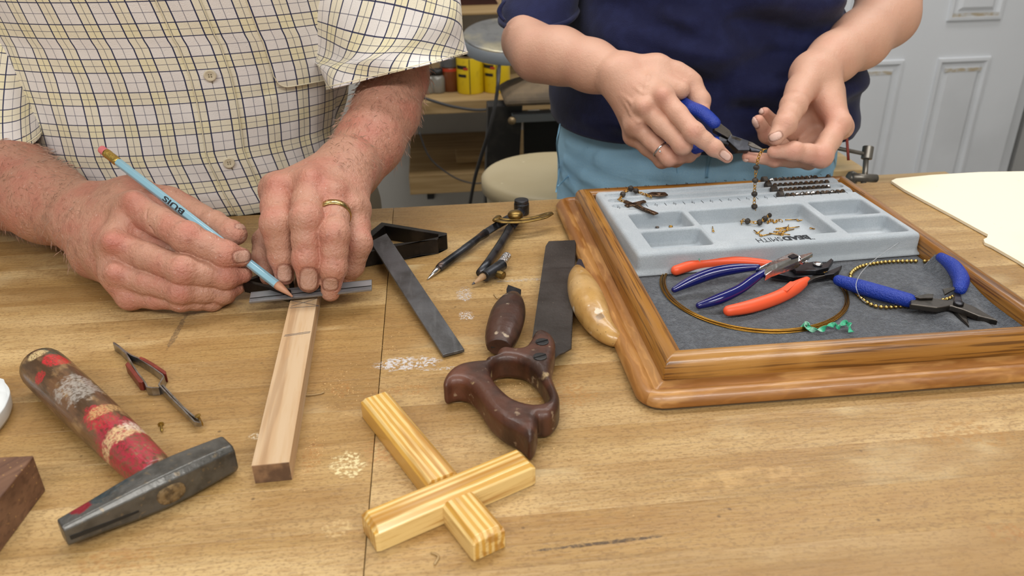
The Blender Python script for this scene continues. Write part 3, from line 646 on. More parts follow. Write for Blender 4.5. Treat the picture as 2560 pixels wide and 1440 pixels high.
chain(cx_, [W(u, v, tz + .0015) for u, v in ((1626, 492), (1612, 486), (1600, 482), (1588, 476), (1578, 472), (1566, 478), (1556, 484), (1552, 494), (1548, 499), (1562, 503))], [W(1577, 471, tz + .0036)])
obj('bead', rb, None, cx_, Matrix.Translation(W(1590, 477, tz + .0033))); obj('bead', rb, None, cx_, Matrix.Translation(W(1557, 486, tz + .0033)) @ Matrix.Rotation(1.2, 4, 'Y'))
# gold pins
pinm = mesh('pin_mesh', *join(xf(tube([(0, 0, 0), (.0115, 0, 0)], .0006, 6), Matrix.Identity(4)), xf(torus(.0012, .0004, 8, 5), Matrix.Translation((-.0012, 0, 0))))); pinm.materials.append(m_gold)
for i, (u, v, an) in enumerate([(1945, 571, 10), (1952, 574, 25), (1957, 582, 40), (1946, 583, -30), (1962, 577, 15), (1968, 572, 60), (1940, 579, 0), (1990, 549, 175), (1998, 551, 5), (2030, 571, -48), (1894, 582, 40), (1900, 586, 100), (1905, 589, 15), (1783, 577, 75), (1952, 587, 150), (1974, 570, 10)]):
    o = bpy.data.objects.new('gold_pin', pinm); put(o, None, Matrix.Translation(W(u, v, floorz + .001 + .0006 * (i % 2))) @ Matrix.Rotation(math.radians(an), 4, 'Z')); tag(o, 'tiny gold eye pin lying in the middle compartment of the tray', 'pin', 'gold eye pins in the tray')
for u, v, lb in ((1677, 566, 'tiny gold crimp in the rear left tray compartment'), (1643, 568, 'tiny dark crumb bead in the rear left tray compartment')):
    tag(obj('crimp_bead', xf(torus(.0016, .0007, 10, 6), Matrix.Translation(W(u, v, floorz + .0012))), m_gold if 'gold' in lb else m_bead), lb, 'bead')
# ================================================================ pliers and wire on the felt
FL = FT + .0008
def rubber(n, c, r=.4, bump=0, coat=0.): return mat(n, c, r, bump=[(bump, .0012)] if bump else (), coat=coat, spec=.5)
m_org = rubber('orange_grip', 'ea5a33', .42); m_navy = rubber('navy_grip', '10165e', .12, 0, .6); m_blue = rubber('blue_grip', '12359c', .34, 900)
m_chrome = mat('polished_steel', 'c9cacc', .2, 1., L=[('N', 120, .5, .7, 'a5a7aa', .5)], bump=[(300, .0002)])
m_black = mat('blackened_steel', '34353a', .32, .85, L=[('N', 90, .5, .7, '55565b', .5)])
m_dkst = mat('dark_steel', '58534e', .3, .9, L=[('N', 150, .5, .7, '2e2b28', .6)])
def grip(pts, m, parent, up=(0, 0, 1), flat=1.0, n=16):
    """pts: (u, v, z, radius px)"""
    P_ = []; R_ = []
    for u, v, z, r in pts:
        p = W(u, v, z); P_.append(p); R_.append(px(r, float(PX(p)[1])))
    return obj('handle_grip', tube(P_, R_, n, 5, up=up, flat=flat, roundcap=3), m, parent)
def plate(name, pix, zt, th, m, parent, bevel=.0006, tilt=None):
    if not hasattr(zt, '__len__'):
        return obj(name, slab([W(u, v, zt) for u, v in pix], zt, zt - th), m, parent, bevel=bevel, smooth=False)
    top = [W(u, v, z) for (u, v), z in zip(pix, zt)]; n = len(top)
    vf = (top + [p - Vector((0, 0, th)) for p in top], [tuple(range(n)), tuple(reversed(range(n, 2 * n)))] + [(i, i + n, (i + 1) % n + n, (i + 1) % n) for i in range(n)])
    bm = bmesh.new(); vs = [bm.verts.new(p) for p in vf[0]]; [bm.faces.new([vs[i] for i in f]) for f in vf[1]]; bmesh.ops.recalc_face_normals(bm, faces=list(bm.faces)); me = bpy.data.meshes.new(name)
    o0 = top[0].copy(); bmesh.ops.translate(bm, verts=list(bm.verts), vec=-o0); bm.to_mesh(me); bm.free()
    return obj(name, me, m, parent, Matrix.Translation(o0), bevel=bevel, smooth=False)
oz = FL + .007
oc = thing('cutting_pliers', 'orange handled cutting pliers lying under the navy handled pliers', 'pliers', W(1950, 690, FL))
grip([(1690, 676, oz, 13), (1748, 659, oz, 14), (1826, 653, oz + .001, 13), (1895, 657, oz, 11), (1935, 662, oz, 9)], m_org, oc)
grip([(1822, 777, oz, 14), (1877, 766, oz, 17), (1943, 744, oz, 17), (1987, 720, oz, 17), (2016, 701, oz, 10)], m_org, oc)
plate('logo_panel', [(1952, 722), (1975, 703), (1996, 703), (1968, 727)], oz + .0062, .002, m_org, oc, .0004)
plate('cutter_arm', [(1920, 668), (1990, 676), (2060, 682), (2092, 668), (2106, 662), (2098, 676), (2086, 684), (2060, 688), (1985, 692), (1925, 682)], FL + .009, .005, m_black, oc)
plate('cutter_arm', [(1975, 664), (2040, 652), (2062, 658), (2078, 645), (2084, 650), (2072, 668), (2040, 676), (1990, 676)], FL + .013, .004, m_black, oc)
plate('cutter_arm', [(2012, 697), (2035, 686), (2062, 683), (2064, 688), (2040, 694), (2020, 706)], FL + .009, .003, m_dkst, oc)
obj('pivot_screw', xf(lathe([(0, .0042), (.0015, .0042), (.0022, .003), (.0023, .001)], 20), Matrix.Translation(W(2044, 662, FL + .0132))), m_chrome, oc)
nz_ = FL + .016
nv = thing('crimping_pliers', 'navy handled pliers with polished steel jaws on top of orange pliers', 'pliers', W(1930, 670, FL))
grip([(1686, 724, FL + .008, 8), (1730, 702, FL + .013, 14), (1785, 682, nz_ + .003, 15), (1840, 672, nz_ + .005, 13), (1894, 668, nz_ + .006, 8)], m_navy, nv)
grip([(1748, 764, FL + .006, 9), (1796, 748, FL + .01, 14), (1848, 724, FL + .014, 13), (1884, 698, nz_ + .003, 12), (1911, 680, nz_ + .006, 8)], m_navy, nv)
zz = nz_ + .012
plate('jaw_body', [(1890, 671), (1926, 654), (1980, 630), (1998, 637), (2006, 646), (1996, 655), (1960, 668), (1930, 678), (1914, 688), (1908, 680), (1918, 668), (1900, 673)], [zz - .002, zz, zz, zz, zz - .002, zz - .004, zz - .003, zz - .003, zz - .005, zz - .005, zz - .001, zz - .004], .006, m_chrome, nv)
plate('jaw_slot', [(1970, 640), (1984, 634), (1996, 640), (1981, 645)], zz + .0003, .002, m_black, nv, 0)
plate('jaw_tip', [(1990, 640), (2029, 630), (2033, 633), (2004, 648)], zz - .0015, .004, m_chrome, nv)
plate('jaw_tip', [(1998, 652), (2029, 634), (2026, 640), (2008, 656)], zz - .005, .003, m_chrome, nv)
# blue pliers on the felt
bl = thing('chain_nose_pliers', 'blue handled chain nose pliers lying open on the felt', 'pliers', W(2390, 760, FL))
grip([(2097, 701, FL + .0085, 14), (2152, 718, FL + .009, 19), (2215, 736, FL + .009, 19.5), (2272, 751, FL + .009, 18)], m_blue, bl)
grip([(2354, 645, FL + .012, 14), (2384, 668, FL + .012, 19), (2402, 698, FL + .011, 20), (2400, 722, FL + .01, 16)], m_blue, bl)
plate('steel_arm', [(2276, 742), (2315, 742), (2365, 749), (2400, 752), (2435, 765), (2496, 801), (2446, 789), (2406, 773), (2376, 764), (2345, 769), (2276, 760)], FL + .012, .005, m_dkst, bl, .0008)
plate('steel_arm', [(2389, 722), (2401, 722), (2404, 745), (2410, 760), (2424, 815), (2400, 790), (2376, 764), (2384, 748)], FL + .0075, .005, m_dkst, bl, .0008)
for q in ([(2286, 741), (2318, 734), (2334, 735), (2333, 744), (2300, 745)], [(2357, 722), (2385, 716), (2388, 722), (2362, 736)]): plate('leaf_spring', q, FL + .014, .0015, m_dkst, bl, .0002)
obj('pivot_screw', xf(lathe([(0, .004), (.0016, .004), (.002, .0034), (.0021, .001)], 20), Matrix.Translation(W(2396, 760, FL + .0122))), m_black, bl)
# brass wire coil with green ties
def circ3(a, b, c):
    ax, ay, bx, by, cx2, cy2 = a.x, a.y, b.x, b.y, c.x, c.y; d = 2 * (ax * (by - cy2) + bx * (cy2 - ay) + cx2 * (ay - by))
    ux = ((ax * ax + ay * ay) * (by - cy2) + (bx * bx + by * by) * (cy2 - ay) + (cx2 * cx2 + cy2 * cy2) * (ay - by)) / d
    uy = ((ax * ax + ay * ay) * (cx2 - bx) + (bx * bx + by * by) * (ax - cx2) + (cx2 * cx2 + cy2 * cy2) * (bx - ax)) / d
    return Vector((ux, uy, 0)), math.hypot(ax - ux, ay - uy)
cc, cr = circ3(W(1656, 708, FL + .002), W(1890, 824, FL + .002), W(2119, 745, FL + .002))
m_brass = mat('brass_wire', 'a98038', .28, 1., L=[('N', 60, .5, .7, '7c5a22', .6)])
wc = thing('wire_coil', 'coil of thin brass wire bound with green twist ties on the felt', 'wire', (cc.x, cc.y, FL))
for k in range(7):
    dr = (k % 4) * .0011 - .0016; zz = FL + .0008 + (k // 4) * .0011; ph = k * 1.3
    obj('wire_loop', tube([(cc.x + (cr + dr + .0006 * math.sin(2 * a + ph)) * math.cos(a) + .0006 * math.cos(ph), cc.y + (cr + dr) * math.sin(a), zz + .0004 * math.sin(3 * a + ph)) for a in np.linspace(0, 2 * PI, 72, False)], .0005, 6, closed=True), m_brass, wc)
m_tie = mat('green_tie', '3fae86', .45, L=[('N', 120, .45, .65, 'd8eee4', .5)])
def ribbon3(pts, w, m, name, parent, twist=1.):
    P_ = catmull(pts, 6); rings = []
    for i, p in enumerate(P_):
        d = Vector(P_[min(i + 1, len(P_) - 1)]) - Vector(P_[max(i - 1, 0)]); d.normalize(); s = d.orthogonal().normalized(); s = Matrix.Rotation(i * twist, 3, d) @ s; t_ = d.cross(s) * .0003
        p = Vector(p); rings.append([p + s * w + t_, p - s * w + t_, p - s * w - t_, p + s * w - t_])
    return obj(name, loft(rings), m, parent, smooth=False)
ribbon3([W(u, v, FL + z) for u, v, z in ((2006, 812, .003), (2024, 822, .004), (2048, 826, .003), (2070, 816, .005), (2088, 812, .005), (2100, 818, .004), (2112, 806, .006), (2124, 812, .005), (2128, 830, .004))], .0022, m_tie, 'twist_tie', wc, .45)
ribbon3([W(u, v, FL + z) for u, v, z in ((2008, 818, .001), (2014, 808, .0045), (2024, 814, .004), (2018, 824, .001))], .0016, m_tie, 'twist_tie', wc, .1)
ribbon3([W(u, v, FL + z) for u, v, z in ((1678, 668, .003), (1690, 662, .008), (1726, 652, .009), (1735, 642, .011), (1748, 650, .012), (1738, 655, .009))], .0018, m_tie, 'twist_tie', wc, .3)
# gold bead bracelet and clear thread
m_goldb = mat('gold_bead', 'd3b36a', .18, 1.)
pe = [W(u, v, FL + .002) for u, v in ((2126, 690), (2136, 675), (2156, 665), (2190, 658), (2230, 654), (2270, 653), (2305, 653), (2340, 654), (2372, 664), (2398, 690), (2400, 720), (2382, 742), (2350, 752), (2300, 760), (2250, 766), (2210, 768), (2180, 762), (2150, 742), (2132, 716))]
br = thing('bead_bracelet', 'loop of small gold beads lying under the blue handled pliers', 'bracelet', W(2270, 705, FL))
gb = mesh('gold_bead_mesh', *ico(.00195, 2)); gb.materials.append(m_goldb)
Pq = [Vector(p) for p in catmull_closed(pe, 60)]; s = 0; last = None; acc = 0
for i, p in enumerate(Pq):
    if last is not None: acc += (p - last).length
    last = p
    if acc >= .0041:
        acc = 0; uv, _ = PX(p)
        if 2296 < uv[0] < 2308 and uv[1] < 660: continue
        put(bpy.data.objects.new('gold_bead', gb), br, Matrix.Translation(p))
m_thr = mat('clear_thread', 'd8dce0', .1, spec=.8, trans=.6)
tag(obj('clear_thread', tube([W(2288, 592, FL + .014), W(2262, 598, FL + .014), W(2215, 628, FL + .016), W(2165, 668, FL + .018), W(2143, 700, FL + .019), W(2142, 725, FL + .017), W(2158, 752, FL + .004), W(2185, 762, FL + .001), W(2205, 764, FL + .001)], .00035, 6, 6), m_thr), 'fine clear nylon thread curling from tray over blue handle', 'thread')
# ================================================================ tools on the bench
m_iron2 = mat('hammer_iron', '63625f', .36, .6, L=[('N', 90, .4, .7, '3a3936', .6, 6), ('N', 260, .6, .68, '85755c', .5, 6), ('S', (.035, .006, .006), (.03, .01, .006), '27434f', .6, 80, 1.2), ('S', (.014, .004, .007), (.007, .006, .004), '9a2733', .9, 90, 1.)], bump=[(300, .0003)], rv=(120, .2))
ha, hb_ = W(156, 1332, .0125), W(577, 1132, .0125); hL = (hb_ - ha).length; HM = frame(ha, hb_ - ha)
hm = thing('hammer', 'tack hammer with paint-smeared handle and dark steel head', 'hammer', W(390, 1215, 0))
def octr(x, w, hh_, z=0, c=.3): 
    a = 1 - c
    return [(x, w * sx, hh_ * sz + z) for sx, sz in ((-1, -a), (-a, -1), (a, -1), (1, -a), (1, a), (a, 1), (-a, 1), (-1, a))]
hs = [(0, .0048, .006), (.003, .0062, .0072), (.18, .0078, .0088), (.36, .0098, .0108), (.46, .0105, .0117), (.56, .0112, .0122), (.68, .0112, .0122), (.8, .0106, .0117), (.95, .0098, .0108), (.985, .0095, .0105), (1., .0086, .0094)]
obj('head', loft([octr(x * hL, w_, h_) for x, w_, h_ in hs]), m_iron2, hm, HM, bevel=.0008, smooth=False)
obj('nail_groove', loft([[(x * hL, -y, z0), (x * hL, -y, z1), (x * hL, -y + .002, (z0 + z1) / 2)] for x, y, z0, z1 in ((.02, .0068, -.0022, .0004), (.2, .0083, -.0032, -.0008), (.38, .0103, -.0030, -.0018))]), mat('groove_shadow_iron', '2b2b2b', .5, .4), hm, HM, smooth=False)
eye = Vector(HM.inverted() @ W(414, 1216, .0125)); ex_ = eye.x
m_wedge = mat('old_handle_end', '7a6340', .75, L=[('N', (300, 90, 200), .4, .6, '4a3922', .8)], bump=[(400, .001)])
obj('handle_end', loft([[(ex_ + .0085 * math.cos(a) * (abs(math.cos(a)) ** -.3 if abs(math.cos(a)) > .05 else 1) * s, -.0112 - y, .0062 * math.sin(a) * s) for a in np.linspace(0, 2 * PI, 14, False)] for s, y in ((1.12, -.004), (1.02, .0002), (.98, .0012), (.7, .0018))]), m_wedge, hm, HM, bevel=.0003, smooth=False)
b0 = W(106, 918, .0168); b1 = HM @ Vector((ex_, .0095, 0)); hl = (b1 - b0).length; GM = frame(b0, b1 - b0)
m_hand = mat('painted_handle', '6d4d33', .38, coat=.3, bump=[((60, 300, 300), .0008), ((30, 60, 60), .0012)], L=[('N', (30, 110, 110), .42, .6, '42301f', .8), ('N', (60, 120, 120), .55, .68, '9a7a52', .7, 6),
    ('S', (.075, 0, .014), (.022, .014, .012), 'b5b0a8', .65, 60, 1.6, 0, .8), ('S', (.004, .012, .012), (.017, .013, .02), '24443a', .95, 60, .7, 0, .8), ('S', (.008, -.004, .0168), (.006, .011, .004), 'd2b987', .95, 90, .4, 0, .8),
    ('S', (.0255, .004, .015), (.012, .0095, .012), 'c8232f', 1, 70, .6, 0, .8), ('S', (.034, -.011, .012), (.006, .005, .008), 'b8252c', .9, 90, .7, 0, .8),
    ('S', (.155, 0, .005), (.032, .03, .03), 'a52a3c', .97, 45, 1.3, 0, .8), ('S', (.118, -.004, .012), (.016, .012, .012), 'b22a38', .9, 70, 1.6, 0, .8), ('S', (.112, .004, .012), (.007, .016, .016), 'c7a06a', .8, 80, 1., 0, .8),
    ('S', (.1445, 0, .01), (.0085, .019, .03), 'd0b083', .95, 60, 1.2, 0, .8), ('S', (.14, .008, .008), (.010, .008, .016), 'dccdbd', .8, 60, 1.5, 0, .8)])
obj('handle', tube([(0.0008, 0, 0), (.004, 0, 0), (hl * .3, 0, 0), (hl * .6, 0, 0), (hl * .9, 0, 0), (hl, 0, 0)], [.0135, .0165, .0165, .0155, .0135, .012], 28, 4, roundcap=0), m_hand, hm, GM)
obj('pommel', xf(lathe([(0, .0142), (.0012, .0125), (.0018, .008), (.002, .001)], 24), frame((0, 0, 0), (0, 0, 1), (-1, 0, 0))), m_hand, hm, GM)
# tweezers
tw = thing('cross_lock_tweezers', 'steel cross-lock tweezers with red fibre grips and a brass nail', 'tweezers', W(390, 960, 0))
def z3(x, y): return 240 + x / 5.333, 830 + y / 5.333
def tpath(pts): return [W(*z3(x, y), .0075) for x, y in pts]
m_stl = mat('worn_steel', 'a9a9ab', .28, .95, L=[('N', 90, .45, .65, '7d776e', .7)], bump=[(300, .0002)])
A_ = tpath([(232, 135), (300, 180), (380, 248), (470, 305), (570, 348), (720, 445), (880, 560), (902, 590), (870, 640), (838, 698), (1000, 870), (1160, 1030), (1312, 1190), (1395, 1200)])
B_ = tpath([(236, 150), (310, 200), (395, 280), (480, 420), (560, 545), (640, 650), (665, 690), (680, 728), (740, 738), (830, 738), (885, 700), (1010, 835), (1150, 985), (1290, 1110), (1385, 1172)])
def zlo(n): return [.0003 if i < n * .55 else .0003 + .0042 * (i - n * .55) / (n * .45) for i in range(n)]
obj('arm', ribbon(A_, .0013, zlo(len(A_)), .0075), m_stl, tw, bevel=.0002, smooth=False); obj('arm', ribbon(B_, .0013, [z + .0001 for z in zlo(len(B_))], .0074), m_stl, tw, bevel=.0002, smooth=False)
m_fib = mat('red_fibre', '6f2a20', .4, L=[('N', 80, .5, .7, '8c3b2d', .6)])
plate('fibre_grip', [z3(*q) for q in ((425, 392), (470, 440), (555, 560), (632, 655), (612, 672), (565, 668), (470, 540), (388, 430))], .0079, .0076, m_fib, tw, .0004)
plate('fibre_grip', [z3(*q) for q in ((590, 325), (650, 345), (780, 420), (930, 520), (935, 560), (905, 555), (740, 445), (570, 345))], .0079, .0076, m_fib, tw, .0004)
m_nail = mat('brass_nail', 'a58a4a', .35, .9)
nailm = mesh('nail_mesh', *lathe([(0, .0002), (.002, .0009), (.0088, .0009), (.0089, .0021), (.0096, .0022), (.0098, .001)], 10), smooth=False); nailm.materials.append(m_nail)
na, nb = W(508, 1065, .0012), W(501, 1041, .0075); o = bpy.data.objects.new('brass_nail', nailm)
put(o, None, frame(na, Vector((0, 1, 0)), nb - na)); tag(o, 'small brass nail gripped in the tips of the tweezers', 'nail')
o = bpy.data.objects.new('brass_nail', nailm); q = W(405, 1079, .0011); put(o, None, frame(q, (0, 0, 1), W(402, 1062, .002) - q)); tag(o, 'small brass nail lying loose between the tweezers and hammer', 'nail')
# ---------------------------------------------------------------- marked stick
m_stick = mat('sawn_maple', 'c6ab8a', .6, L=[('N', (6, 90, 90), .42, .62, 'b58f66', .6), ('N', (3, 60, 60), .56, .62, '9c7a58', .55), ('N', (30, 400, 400), .5, .7, 'bd9a72', .5)], spec=.25)
m_endg = mat('end_grain', '8b6a4c', .7, L=[('N', (60, 60, 60), .4, .6, '4c3628', .8)])
sz_ = .0145
s0, s1 = W(676, 1159, sz_), W(760, 745, sz_); sd = (s1 - s0); sd.z = 0; sl_ = sd.length + .075; SM = frame((s0.x, s0.y, 0), sd); sw = (W(632, 1155, sz_) - W(720, 1163, sz_)).length
stk = thing('wood_stick', 'square pale wood stick with pencilled marks under the steel rule', 'stick', (s0.x, s0.y, 0))
obj('stick', box(sl_, sw, sz_, (sl_ / 2, 0, sz_ / 2)), m_stick, stk, SM, bevel=.0003, smooth=False)
obj('end_face', box(.0006, sw - .0008, sz_ - .0008, (-.0002, 0, sz_ / 2)), m_endg, stk, SM, smooth=False)
m_lead = mat('pencil_lead', '4b474a', .5)
def pline(pts):
    P_ = [SM.inverted() @ W(u, v, sz_) for u, v in pts]; return tube([(p.x, p.y, sz_ + .00005) for p in P_], .00025, 5)
obj('pencil_mark', join(pline([(724, 770), (797, 765)]), pline([(712, 838), (776, 829)]), pline([(710, 841), (775, 832)]), pline([(727, 766), (758, 757), (800, 744)]), pline([(730, 752), (758, 757), (796, 764)]), tube([SM.inverted() @ W(776, 829, sz_) + Vector((0, -.0002, 0)), Vector((SM.inverted() @ W(776, 829, sz_))) + Vector((0, -.0004, -.013))], .00025, 5)), m_lead, stk, SM, smooth=False)
# ---------------------------------------------------------------- steel square held on the stick
rz = sz_ + .001
m_blk = mat('black_square_iron', '2b2826', .4, .8, L=[('N', 40, .45, .7, '4b443e', .6)], bump=[(400, .0002)])
m_rule = mat('steel_rule', '8b8c8f', .32, .55, L=[('N', (20, 200, 200), .45, .65, '4a4a4c', .6)])
sq = thing('held_square', 'small steel rule square held on the stick by the hand', 'square', W(770, 735, rz))
ra, rb_ = W(625, 752, rz + .001), W(930, 720, rz + .006)
RM = frame(ra, rb_ - ra, (0, -.25, 1)); rl = (rb_ - ra).length
obj('rule', join(box(rl, .0085, .0022, (rl / 2, .0052, .0011)), box(rl, .0046, .0022, (rl / 2, -.0016, .0009))), m_rule, sq, RM, smooth=False, bevel=.0003)
obj('rule_groove', box(rl - .001, .0007, .0004, (rl / 2, .0008, .0021)), m_blk, sq, RM, smooth=False)
V, Fc = [], []
for i in range(100): V, Fc = join((V, Fc), box(.00018, .0016 if i % 5 else .0026, .0001, (.002 + i * (rl - .004) / 99, -.0031, .00203)))
obj('rule_ticks', (V, Fc), m_lead, sq, RM, smooth=False)
obj('head_bar', ribbon([W(612, 708, rz + .006), W(724, 733, rz + .006)], .0045, rz - .002, rz + .0085), m_blk, sq, smooth=False, bevel=.0004)
obj('head_bar', ribbon([W(728, 708, rz + .006), W(726, 692, rz + .006), W(722, 670, rz + .006)], .0045, rz + .0005, rz + .0085), m_blk, sq, smooth=False, bevel=.0004)
obj('head_bar', ribbon([W(614, 708, rz + .006), W(660, 690, rz + .006), W(724, 672, rz + .006)], .0045, rz - .002, rz + .0085), m_blk, sq, smooth=False, bevel=.0004)
# second square on the bench
hz = .0165
sq2 = thing('try_square', 'dark steel square with triangular frame and long blade on bench', 'square', W(1010, 640, 0))
def z2(x, y): return 900 + x / 4.74, 500 + y / 4.74
def barp_(pix): return [W(*z2(*q), hz) for q in pix]
outer = barp_([(255, 262), (1030, 388), (1028, 412), (400, 555), (-60, 640), (-120, 560)])
inner = barp_([(290, 305), (930, 405), (920, 465), (400, 515), (60, 570), (20, 540)])
obj('square_frame', slab(outer, hz, .0004, inner), m_blk, sq2, smooth=False, bevel=.0005)
bz_ = hz + .0032
bb_ = [W(*q, z) for q, z in (((926, 604), bz_), ((966, 583), bz_), ((1161, 873), .0042), ((1107, 887), .0042))]
vf = (bb_ + [p - Vector((0, 0, .0026)) for p in bb_], [(0, 1, 2, 3), (7, 6, 5, 4), (0, 4, 5, 1), (1, 5, 6, 2), (2, 6, 7, 3), (3, 7, 4, 0)])
m_blade = mat('square_blade', '646568', .34, .5, L=[('N', 30, .4, .7, '3b3937', .7), ('N', (200, 30, 30), .5, .7, '77787a', .4)], bump=[(300, .0002)])
o = obj('blade', vf, m_blade, sq2, smooth=False, bevel=.0004)
# ---------------------------------------------------------------- wing compass
m_cmp = mat('compass_iron', '4c4e53', .36, .8, L=[('N', 60, .45, .65, '1e1f22', .8), ('N', 40, .6, .75, '6a4a33', .5)])
m_brs = mat('aged_brass', '8d7340', .38, .9, L=[('N', 120, .45, .65, '594a2a', .7)])
cpn = thing('wing_compass', 'old black iron wing compass with brass arc and pencil stub', 'compass', W(1270, 560, 0))
def c2(x, y, z): return W(*z2(x, y), z)
obj('pointed_leg', tube([c2(1900, 140, .011), c2(1790, 205, .011), c2(1640, 290, .010)], .0062, 4, flat=.9), m_cmp, cpn, smooth=False, bevel=.001)
obj('pointed_leg', tube([c2(1650, 285, .010), c2(1480, 395, .009)], .0058, 4, flat=.9), m_cmp, cpn, smooth=False, bevel=.001)
obj('pointed_leg', tube([c2(1490, 392, .009), c2(1400, 455, .0085), c2(1235, 585, .0075), c2(1220, 595, .0075), c2(960, 785, .0048), c2(930, 810, .0045)], [.0048, .0038, .0044, .0040, .0043, .0036], 12), m_cmp, cpn)
obj('steel_point', tube([c2(940, 803, .0046), c2(900, 840, .004), c2(795, 945, .0008)], [.0033, .0027, .0003], 12), m_chrome, cpn)
obj('pencil_leg', tube([c2(1900, 140, .0105), c2(1850, 245, .0105), c2(1770, 350, .010)], [.0062, .006, .0058], 4, flat=.9), m_cmp, cpn, smooth=False, bevel=.001)
obj('pencil_leg', tube([c2(1775, 345, .010), c2(1735, 410, .0095), c2(1640, 570, .0085), c2(1520, 740, .008), c2(1425, 870, .007)], [.0052, .0042, .0046, .0042, .0045], 10), m_cmp, cpn)
obj('pencil_holder', tube([c2(1475, 905, .0085), c2(1690, 765, .0095)], .0056, 18), m_cmp, cpn, bevel=.0005)
obj('pencil_stub', tube([c2(1345, 990, .004), c2(1362, 978, .0045), c2(1440, 918, .0075), c2(1480, 895, .0085)], [.0006, .0014, .0033, .0036], 10), mat('pencil_wood', 'b0906c', .6, L=[('N', 90, .4, .6, '8d6d4c', .6)]), cpn)
obj('pencil_point', tube([c2(1332, 998, .0036), c2(1356, 982, .0044)], [.0006, .0014], 8, roundcap=1), m_lead, cpn)
m_foil = mat('crumpled_foil', 'c9c9ca', .22, 1., bump=[(500, .003)])
obj('foil_end', tube([c2(1660, 775, .0092), c2(1745, 660, .011)], [.0046, .0044], 9, 4), m_foil, cpn, smooth=False)
obj('holder_screw', xf(lathe([(0, .0034), (.004, .0034), (.0041, .0042), (.0085, .004), (.009, .003)], 8), frame(c2(1620, 870, .007), (0, 0, 1), c2(1680, 890, .007) - c2(1620, 870, .007))), m_brs, cpn, smooth=False)
ac = [c2(x, y, .0175) for x, y in ((1605, 238), (1680, 258), (1800, 262), (1950, 255), (2080, 232), (2190, 205), (2262, 165))]
ap = catmull(ac, 6)
obj('brass_arc', tube([Vector(p) for p in ap], .0033, 8, flat=.35, roundcap=3), m_brs, cpn)
ac2 = [c2(x, y, .0175) for x, y in ((1640, 205), (1700, 225), (1830, 228), (1980, 218), (2100, 195), (2190, 165), (2262, 150))]
obj('brass_arc', tube([Vector(p) for p in catmull(ac2, 6)], .0022, 8, flat=.4, roundcap=3), m_brs, cpn)
obj('arc_end', tube([c2(1605, 238, .017), c2(1640, 203, .0175)], .0036, 10, flat=.6, roundcap=3), m_brs, cpn)
obj('brass_knob', xf(lathe([(-.006, .0035), (0, .0036), (.0002, .0075), (.0015, .0085), (.004, .0082), (.0062, .006), (.0072, .001)], 24), Matrix.Translation(c2(1840, 200, .018))), m_brs, cpn)
obj('hinge', xf(lathe([(0, .0088), (.012, .0088), (.0122, .0078), (.0128, .0078), (.013, .0084), (.0165, .008), (.0172, .001)], 26), Matrix.Translation(c2(1915, 155, .001))), m_cmp, cpn, smooth=False, bevel=.0004)
# ---------------------------------------------------------------- marking knife handles
m_dkw = mat('dark_oiled_wood', '43281d', .45, coat=.12, L=[('N', (14, 60, 60), .4, .62, '24160f', .8), ('N', (90, 90, 90), .62, .68, 'b7a58c', .7, 6)], bump=[(90, .001)], rv=(70, .35))
kn = thing('stub_knife', 'dark wooden knife handle with a short broken blade', 'knife', W(1262, 800, 0))
kp = [(1284, 738, 16), (1278, 758, 33), (1270, 785, 43), (1262, 815, 45), (1255, 840, 42), (1250, 858, 36), (1247, 868, 31)]
P_ = [W(u, v, .0125) for u, v, r in kp]; obj('handle', tube(P_, [px(r, float(PX(p)[1])) * 1.02 for (u, v, r), p in zip(kp, P_)], 14, 4, flat=.78), m_dkw, kn, bevel=.001)
plate('blade_stub', [(1270, 711), (1303, 723), (1302, 736), (1290, 750), (1266, 738), (1266, 722)], .0128, .003, m_black, kn, .0005)
obj('slot', tube([W(1228, 867, .012), W(1268, 867, .012)], .0012, 6), m_iron, kn)
m_ltw = mat('worn_boxwood', 'bc9355', .34, coat=.3, L=[('N', (30, 30, 30), .42, .62, '9a7037', .7), ('N', (16, 16, 16), .52, .7, 'd6b279', .6), ('V', (190, 190, 190), .05, .12, '4a3520', .75), ('N', (70, 70, 70), .64, .7, 'ded3c0', .7, 6), ('N', (60, 60, 60), .66, .72, '5c4b3a', .6, 6)], bump=[(90, .0008)], rv=(60, .3))
bw_ = thing('carving_knife_handle', 'pale worn curved wooden tool handle beside the oak frame', 'handle', W(1480, 770, 0))
kp = [(1444, 676, 16), (1450, 700, 31), (1462, 735, 42), (1477, 772, 43), (1494, 806, 36), (1514, 830, 30), (1535, 846, 24), (1546, 854, 18)]
P_ = [W(u, v, max(.006, px(r, .7) * .95)) for u, v, r in kp]; obj('handle', tube(P_, [px(r, float(PX(p)[1])) for (u, v, r), p in zip(kp, P_)], 20, 5, flat=.92, roundcap=3), m_ltw, bw_)
plate('tang', [(1438, 662), (1446, 645), (1460, 650), (1466, 668), (1458, 676), (1440, 672)], .010, .004, mat('tang_steel', '4f4b55', .4, .8), bw_, .001)
